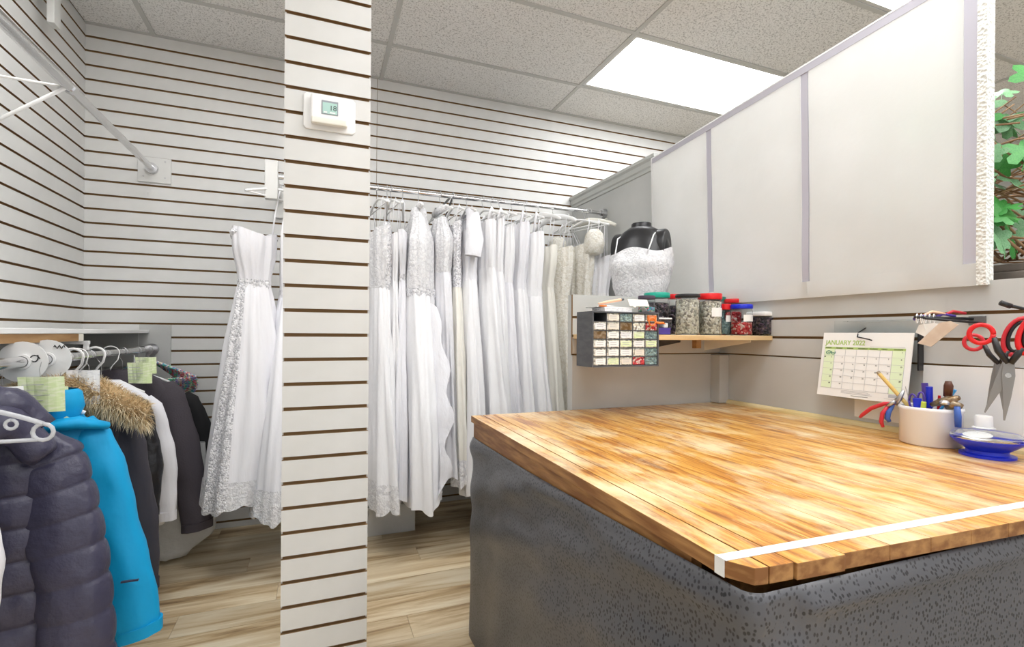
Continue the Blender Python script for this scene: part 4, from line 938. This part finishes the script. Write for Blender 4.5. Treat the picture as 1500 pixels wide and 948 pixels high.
# ------------------------------------------------------------------ calendar
ca = thing('wall_calendar','hanging calendar page reading JANUARY 2022 with green headings','calendar',(1.716,1.108,CAMZ+.012),(0,0,-PI/2))
ca.rotation_euler = (Matrix.Rotation(-PI/2,3,'Z') @ Matrix.Rotation(math.radians(-9),3,'X')).to_euler()
CW, CH = .292, .224
MB().box((-CW/2,0,-CH),(CW/2,.0025,0)).build('page','paper',ca)
f = -.0006
def flat(name,x0,x1,z0,z1,m,d=0): return MB().box((x0,f-d,z0),(x1,-.00005,z1)).build(name,m,ca)
text('title','JANUARY 2022',.0225,'calgreen',ca,(-.134,-.0004,-.0425),bold=.0005,sx=.93)
flat('heading_band',-.135,.128,-.058,-.0505,'calgreen')
for i,dname in enumerate(('SUNDAY','MONDAY','TUESDAY','WEDNESDAY','THURSDAY','FRIDAY','SATURDAY')): text('weekday',dname,.0052,'ink',ca,(-.131+i*.0376,-.0009,-.0562))
flat('weekend_column',-.135,-.098,-.196,-.058,'calpale'); flat('weekend_column',.091,.128,-.196,-.058,'calpale')
for r_ in range(1,7): flat('grid_line',-.135,.128,-.058-.023*r_-.0003,-.058-.023*r_+.0003,'inkgrey',.0002)
for c_ in range(0,8): flat('grid_line',-.135+.03757*c_-.0003,-.135+.03757*c_+.0003,-.196,-.058,'inkgrey',.0002)
day = 1
for r_ in range(6):
    for c_ in range(7):
        if r_==0 and c_<6 or day>31: continue
        text('day_number',str(day),.0062,'ink',ca,(-.135+.03757*c_+.027,-.0012,-.058-.023*r_-.0075)); day += 1
lg_ = MB(); 
lg_.tube([(-.119+.009*math.cos(a),-.0012,-.071+.006*math.sin(a)) for a in [.5+.4*k for k in range(13)]],.0011,5); lg_.tube([(-.103+.008*math.cos(a),-.0012,-.071+.006*math.sin(a)) for a in [2.2+.4*k for k in range(13)]],.0011,5); lg_.tube([(-.122,-.0012,-.071),(-.098,-.0012,-.071)],.0009,5)
lg_.build('logo','dgreen',ca)
for i in range(3): flat('fine_print',-.06,.03+.006*i,-.2015-.004*i-.0006,-.2015-.004*i+.0006,'inkgrey')
flat('fine_print',-.025,.03,-.217,-.2158,'ink'); flat('stamp',.092,.118,-.208,-.199,'inkgrey'); flat('fine_print',.08,.125,-.2135,-.2125,'inkgrey'); flat('fine_print',.02,.125,-.0475,-.0465,'inkgrey')
MB().lathe([(.0025,0),(.0025,.0008)],(0,0,0),10).build('moon_mark','ink',ca).matrix_local = Matrix.Translation((-.131,-.0002,-.086)) @ Matrix.Rotation(PI/2,4,'X')
hk_ = thing('wall_hook','thin black wire hook holding the calendar','hook',(1.72,1.13,CAMZ))
MB().tube([(.045,0,.035),(.0,.004,.013),(-.012,.0,-.002),(-.022,-.045,-.010),(-.024,-.055,-.013)],.0022,8).build('wire','blackpl',hk_,smooth=True)
acr = thing('acrylic_holder','clear acrylic sheet holder on the wall behind the calendar','sign holder',(PX-.014,1.06,CAMZ))
MB().box((-.002,-.10,-.22),(.001,.17,.055)).build('sheet','clear',acr); MB().box((-.03,-.10,.050),(.010,.12,.053)).build('top_lip','clear',acr)
MB().box((-.012,-.106,-.105),(.010,-.101,.01)).build('dark_side','blackpl',acr)
# papers on the wall
pp = MB().box((PX-.003,1.02,TZ+.03),(PX-.0006,1.165,.985)).build('paper_sheet','paper'); tag(pp,'white paper sheet on the wall below the calendar','paper')
pp = MB().prism([(.42,TZ+.02),(.955,TZ+.02),(.955,1.052),(.42,1.062)],PX-.004,PX-.0006,0).build('paper_sheet','paper'); tag(pp,'large white paper sheet on the wall behind the pot of tools','paper')

# ------------------------------------------------------------------ crock with tools
px_, py_ = 1.655, .885
ck = thing('ceramic_pot','round white ceramic pot with a rolled rim, full of tools','pot',(px_,py_,TZ+.0003))
MB().lathe([(.068,0),(.0715,.004),(.0715,.094),(.0745,.099),(.0745,.106),(.0715,.109),(.067,.106),(.066,.008),(.0,.007)],(0,0,0),48,(True,False)).build('pot','ceramic',ck,smooth=True,angle=50)
def tool(name,label,cat,base,tip): # origin at base inside the pot
    return thing(name,label,cat,(px_+base[0],py_+base[1],TZ+.0083+base[2]))
def stick(name,label,cat,p0,p1,parts):
    p0 = Vector(p0); p1 = Vector(p1); t = thing(name,label,cat,(px_+p0.x,py_+p0.y,TZ+.009+p0.z)); d = p1-p0
    for nm,a,b_,r0,r1,m,fl in parts: MB().tube([d*a,d*(a*.5+b_*.5),d*b_],[r0,(r0+r1)/2,r1],10,flat=fl).build(nm,m,t,smooth=True,angle=40)
    return t
# right of picture is -y, so items are spread along y
stick('pencil','plain yellow pencil leaning out of the ceramic pot','pencil',(.01,-.02,0),(-.045,.118,.192),[('shaft',0,.97,.0055,.0055,'pencil',1),('end_cap',.97,1,.0055,.005,'brass',1)])
stick('screwdriver','violet-handled tool in the ceramic pot','tool',(.02,.01,0),(.012,.022,.165),[('shaft',0,.6,.003,.003,'steel',1),('handle',.55,1,.009,.0085,'violet',.8)])
stick('marker_pen','cobalt blue marker pen in the ceramic pot','pen',(0,.0,0),(-.01,-.002,.157),[('barrel',0,.62,.0065,.0065,'violet',1),('cap',.62,1,.0085,.0085,'bluepl',1)])
stick('marker_pen','small red-tipped pen between the blue pen and light blue pen','pen',(.02,-.01,0),(.015,-.014,.132),[('barrel',0,.85,.005,.005,'red',1),('cap',.85,1,.0045,.003,'red',1)])
stick('toothbrush','light blue plastic handle slanting out of the ceramic pot','tool',(-.0,.03,0),(.02,-.05,.152),[('handle',0,1,.006,.0065,'sky',.6)])
stick('marker_pen','short lime green pen at the front of the ceramic pot','pen',(-.045,.0,0),(-.053,-.012,.116),[('barrel',0,.8,.006,.006,'lime',1),('cap',.8,1,.0065,.006,'lime',1)])
stick('screwdriver','short blue translucent handle in front of the pot opening','tool',(-.035,.005,0),(-.04,.012,.123),[('shaft',0,.55,.003,.003,'steel',1),('handle',.5,1,.011,.011,'bluepl',.9)])
stick('awl','thin steel needle awl standing in the ceramic pot','awl',(.01,.03,0),(.0,.066,.15),[('shaft',0,1,.002,.0008,'steel',1)])
# small violet scissors loops
vs_ = thing('scissors','violet-handled scissors standing loops up in the pot','scissors',(px_-.02,py_+.035,TZ+.0085))
for k,(yy,zz_) in enumerate(((0.0,.112),(-.022,.120))):
    MB().tube([(0,yy+.009*math.cos(a),zz_+.02*math.sin(a)) for a in [2*PI*i/16 for i in range(17)]],.0028,7).build('loop','violet',vs_,smooth=True); MB().tube([(0,yy*.6,zz_-.02),(0,yy*.2-.004,.004)],[.003,.0015],7).build('blade','steel',vs_)
# eyelet plier
ep = thing('eyelet_pliers','brass eyelet pliers with brown and blue grips hooked in the pot','pliers',(px_-.01,py_-.045,TZ+.0085))
MB().tube([(0,-.002,.135),(0,-.004,.165),(0,-.003,.178)],[.0105,.0115,.007],12,flat=.8).build('grip','toolbrown',ep,smooth=True)
MB().tube([(-.02,.028,.108),(-.016,.008,.118),(-.012,-.014,.126),(-.012,-.034,.136)],[.007,.013,.015,.008],10,flat=.8).build('jaw','brass',ep,smooth=True)
MB().tube([(-.012,-.008,.104),(-.014,-.026,.118),(-.01,-.042,.112)],[.010,.012,.006],10).build('jaw','brass',ep,smooth=True)
MB().lathe([(.012,-.005),(.013,0),(.008,.006)],(0-.024,-.008,.12),14).build('pivot','steel',ep)
MB().tube([(0,-.004,.12),(0,-.003,.137)],[.007,.009],10).build('neck','brass',ep)
MB().tube([(-.02,-.034,.112),(-.022,-.037,.085),(-.0215,-.0375,.056)],[.007,.0085,.0075],12,flat=.8).build('grip','gripblue',ep,smooth=True)
# pliers hooked over the rim
pl = thing('pliers','pliers with red and blue grips hooked over the pot rim','pliers',(px_-.03,py_+.083,TZ))
MB().tube([(0,-.030,.150),(0,-.018,.124),(0,-.006,.108)],[.004,.008,.009],10,flat=.7).build('head','steel',pl,smooth=True)
MB().tube([(0,-.006,.108),(-.006,.02,.104),(-.012,.055,.085),(-.016,.078,.062),(-.016,.086,.052)],[.006,.0075,.0075,.007,.005],12,flat=.8).build('grip','gripred',pl,smooth=True)
MB().tube([(-.005,-.004,.104),(-.016,.002,.082),(-.018,.004,.062),(-.017,-.002,.052)],[.006,.009,.0085,.006],12,flat=.8).build('grip','gripblue',pl,smooth=True)
p2 = thing('pliers','smaller pliers with one rust-red grip hanging from the pot rim','pliers',(px_-.045,py_+.080,TZ))
MB().tube([(0.0,-.012,.118),(0,-.002,.108),(0,.008,.098)],[.004,.006,.006],8).build('head','steel',p2,smooth=True); MB().tube([(0,.008,.098),(-.008,.018,.075),(-.010,.020,.05),(-.009,.015,.034)],[.006,.0075,.0075,.005],12,flat=.8).build('grip','gripred',p2,smooth=True)

# blue pin dish
bd = thing('pin_dish','cobalt blue round pin dish under a clear lid, on the table beside the pot','pin dish',(1.628,.742,TZ+.0003))
MB().lathe([(.056,0),(.056,.006),(.044,.008),(.042,.016),(.066,.034),(.0735,.043),(.0735,.046),(.060,.040),(0,.03)],(0,0,0),44,(True,False)).build('dish','bluepl',bd,smooth=True,angle=45)
MB().lathe([(.0745,.0465),(.074,.054),(.060,.062),(.030,.066),(0.001,.067)],(0,0,0),44,(True,False)).build('lid','clear',bd,smooth=True,angle=45)
MB().lathe([(.038,.041),(.03,.046),(.015,.05),(.001,.052)],(-.02,.01,0),24,(True,False)).build('pins','paper',bd,smooth=True)
cp = MB().lathe([(.024,0),(.024,.002),(.019,.0035),(.0185,.030),(.0165,.033)],(0,0,0),28).build('bottle_cap','whitepl',smooth=True,angle=45,loc=(1.655,.762,TZ+.0678)); tag(cp,'white plastic cap standing on the clear lid of the blue dish','cap')
st = MB().tube([(0,0,.003),(.005,-.035,.003)],.003,8).build('wooden_peg','shelfwood',smooth=True,loc=(1.695,.678,TZ+.0005)); tag(st,'small wooden peg lying beside the blue dish','peg')

# ------------------------------------------------------------------ hook rail, tags, shears
hr = thing('hook_rail','dark peg hook on the wall holding tags and ribbons','hook',(PX-.002,.83,CAMZ+.052))
MB().tube([(.0,.0,0),(-.17,.055,.004)],.0045,8).build('peg','blackpl',hr,smooth=True); MB().tube([(0,-.02,-.012),(-.17,.03,.0)],.0035,8).build('peg','blackpl',hr,smooth=True)
MB().box((-.005,-.028,-.018),(.0015,.010,.008)).build('mount','darksteel',hr)
for i in range(5): MB().tube([(-.165+.012*i+.004*math.cos(a),.052-.004*i,.0+.013*math.sin(a)) for a in [2*PI*k/14 for k in range(15)]],.0013,6).build('ring','whitepl',hr,smooth=True)
for i,(c_,dz) in enumerate((('gripred',.012),('violet',.004),('peach',.010),('violet',-.002))): MB().tube([(-.02-.03*i,.01+.01*i,dz+.004),(-.055-.03*i,.022+.01*i,dz+.010),(-.075-.03*i,.03+.01*i,dz)],.0042,7).build('ribbon',c_,hr,smooth=True)
tg = thing('kraft_tag','tan and white paper tags hanging from the dark peg hook','paper tag',(1.60,.875,CAMZ+.03))
def tagpoly(px, x, m):
    q = [at(u,v,0,x) for u,v in px]; MB().prism([(p.y-.875,p.z-CAMZ-.03) for p in q], x-1.60, x-1.60+.0012, 0).build('tag',m,tg)
tagpoly(((1344,503),(1364,508),(1404,476),(1392,470),(1376,473)),1.598,'papertan'); tagpoly(((1341,487),(1346,476),(1368,473),(1386,477),(1354,493)),1.602,'paper')
MB().tube([(.0,-.005,-.012),(-.003,-.003,.01),(-.006,.0,.022)],.001,5).build('string','whitepl',tg)

def shears(name,label,loc,rot,scale,handle,metal='shearsteel'):
    s = thing(name,label,'scissors',loc,rot); k = scale
    def P(l): return [(x*k,y*k,z*k) for x,y,z in l]
    # local: x to the side, z up, thin in y ; pivot at the origin, blades down
    b = MB(); b.prism([(p[0]*k,p[1]*k) for p in ((-.010,.03),(.008,.034),(.012,.0),(.009,-.05),(.003,-.105),(.0,-.105),(-.006,-.04),(-.011,-.0))],-.0035*k,0,1); b.build('blade',metal,s,bevel=.0006)
    b = MB(); b.prism([(p[0]*k,p[1]*k) for p in ((.010,.028),(-.010,.036),(-.018,.0),(-.026,-.045),(-.033,-.092),(-.031,-.094),(-.012,-.045),(.006,-.004))],.0002,.0037*k,1); b.build('blade',metal,s,bevel=.0006)
    MB().tube([(0,-.006*k,0),(0,.007*k,0)],.0055*k,14).build('pivot','chrome',s,smooth=True,angle=40)
    MB().tube(P([(.002,.0,.028),(.012,0,.05),(.020,-.002,.065)]),[.009*k,.010*k,.009*k],12,flat=.7).build('shank','blackpl',s,smooth=True)
    MB().tube(P([(-.002,.002,.028),(-.020,.003,.055),(-.030,.003,.085)]),[.009*k,.010*k,.008*k],12,flat=.7).build('shank','blackpl',s,smooth=True)
    n = 24
    MB().tube(P([(.042+.030*math.cos(2*PI*i/n)+.012*math.sin(2*PI*i/n),-.002,.105+.052*math.sin(2*PI*i/n)) for i in range(n+1)]),[.0075*k*(1+.25*math.sin(2*PI*i/n+2)) for i in range(n+1)],10,flat=.9).build('finger_loop',handle,s,smooth=True)
    MB().tube(P([(.042+.020*math.cos(2*PI*i/n)+.010*math.sin(2*PI*i/n),-.002,.105+.041*math.sin(2*PI*i/n)) for i in range(n+1)]),.0045*k,8).build('loop_lining','blackpl',s,smooth=True)
    MB().tube(P([(-.052+.021*math.cos(2*PI*i/n),.003,.092+.022*math.sin(2*PI*i/n)) for i in range(n+1)]),.0052*k,10).build('thumb_loop',handle,s,smooth=True)
    return s
shears('shears','large shears with a wide red and black finger loop hanging over the dish',(1.560,.672,CAMZ-.092),(0,math.radians(4),math.radians(-62)),1.05,'red')
shears('shears','pinking shears with a small red thumb loop hanging behind the large shears',(1.618,.712,CAMZ-.092),(0,math.radians(-3),math.radians(-62)),.88,'gripred')
hk2 = thing('wall_hook','long black rubber-tipped hook holding the shears','hook',(PX-.003,.58,CAMZ+.06))
MB().tube([(.001,0,.0),(-.10,.03,.0),(-.175,.06,.006),(-.215,.085,.018)],.0042,8).build('arm','blackpl',hk2,smooth=True); MB().tube([(-.208,.08,.015),(-.225,.091,.023)],.0065,10).build('tip','blackpl',hk2,smooth=True); MB().box((-.004,-.02,-.03),(.002,.02,.02)).build('mount','darksteel',hk2)

# ------------------------------------------------------------------ ivy
iv = thing('ivy_plant','green ivy with brown twig vines on the dark ledge beside the fabric screen','plant',(2.05,.86,1.3605))
rnd = random.Random(21)
def leaf_mesh(m):
    pts = []
    for i in range(20):
        a = -PI/2+2*PI*i/20; r = .55+.45*abs(math.cos(2.5*(a-PI/2)))**1.2
        if i==0: r = .25
        pts.append((r*math.cos(a), r*math.sin(a)+.25))
    b = MB(); vs = [(0,.15,.06)]+[(x,y,-.18*abs(x)**1.5-.10*max(0,y-.4)**1.5) for x,y in pts]; n = len(pts)
    b.add(vs,[(0,1+i,1+(i+1)%n) for i in range(n)]); b.tube([(0,.15,.05),(0,-.3,.02),(.05,-.75,-.15)],.022,5)
    return b.mesh('leaf',m,False)
lmz = [leaf_mesh('leaf'),leaf_mesh('leafpale'),leaf_mesh('leaf')]
vines = []
for i in range(16):
    a = rnd.uniform(0,6.28); pts = []; x,y,z = rnd.uniform(-.08,.02),rnd.uniform(-.08,.1),0.0
    for k in range(12):
        t = k/11; pts.append((x-.05*math.sin(a)*t+.08*math.sin(t*5+a), y+.10*math.cos(a)*t+.08*math.cos(t*6+a), .02+t*(.50 if i%2 else .36)+.015*math.sin(t*9+a)))
    MB().tube(pts,[.0045*(1-.6*k/11) for k in range(12)],6).build('vine','twig',iv,smooth=True); vines.append(pts)
for i in range(26):              # curled twig bundle
    r0 = rnd.uniform(.10,.17); zc = .03+.4*rnd.random(); cx_,cy_ = rnd.uniform(-.03,.03),rnd.uniform(-.04,.04); tl = rnd.uniform(-.5,.5)
    pts = [(cx_-.02+r0*math.cos(a),cy_+r0*1.1*math.sin(a),max(.006,zc+tl*.08*math.sin(a+i)+.01*math.sin(3*a))) for a in [rnd.uniform(0,6)+.0]+[0] ]
    st_ = rnd.uniform(0,6); pts = [(cx_-.02+r0*math.cos(st_+.32*k),cy_+r0*1.1*math.sin(st_+.32*k),max(.008,zc+tl*.10*math.sin(st_+.32*k+i)+.008*math.sin(k*1.3))) for k in range(14)]
    MB().tube(pts,.0028,5).build('twig','twig',iv,smooth=True)
for i in range(78):
    v = vines[i%16]; p = v[rnd.randint(1,11)]; s_ = rnd.uniform(.035,.062)
    o = link('leaf', lmz[i%3], iv, (p[0]-rnd.uniform(.0,.09),p[1]-rnd.uniform(-.05,.07),max(.05,p[2]+rnd.uniform(-.02,.04))), (rnd.uniform(.5,1.5),rnd.uniform(-.5,.5),rnd.uniform(-1.9,.3))); o.scale = (s_,)*3

# ------------------------------------------------------------------ on the floor under the gowns
bn = thing('storage_bin','clear plastic storage bin on the floor under the gowns','storage bin',(.30,3.03,.0005))
b = MB(); 
for lo,hi in (((-.23,-.18,0),(.23,.18,.004)),((-.23,-.18,.004),(.23,-.176,.15)),((-.23,.176,.004),(.23,.18,.15)),((-.23,-.176,.004),(-.226,.176,.15)),((.226,-.176,.004),(.23,.176,.15))): b.box(lo,hi)
b.build('tub','film',bn); MB().box((-.20,-.16,.006),(.18,.15,.11)).build('contents','whitecloth',bn,bevel=.03); MB().box((-.24,-.19,.1505),(.24,.19,.164)).build('lid','film',bn,bevel=.004)
bk = thing('book','red and cream box lying on the storage bin beside the column','box',(.24,2.96,.1645)); MB().box((-.12,-.08,0),(.08,.1,.02)).build('lower_box','red',bk,bevel=.001); MB().box((-.118,-.078,.0205),(.078,.098,.05)).build('upper_box','cream',bk,bevel=.001)
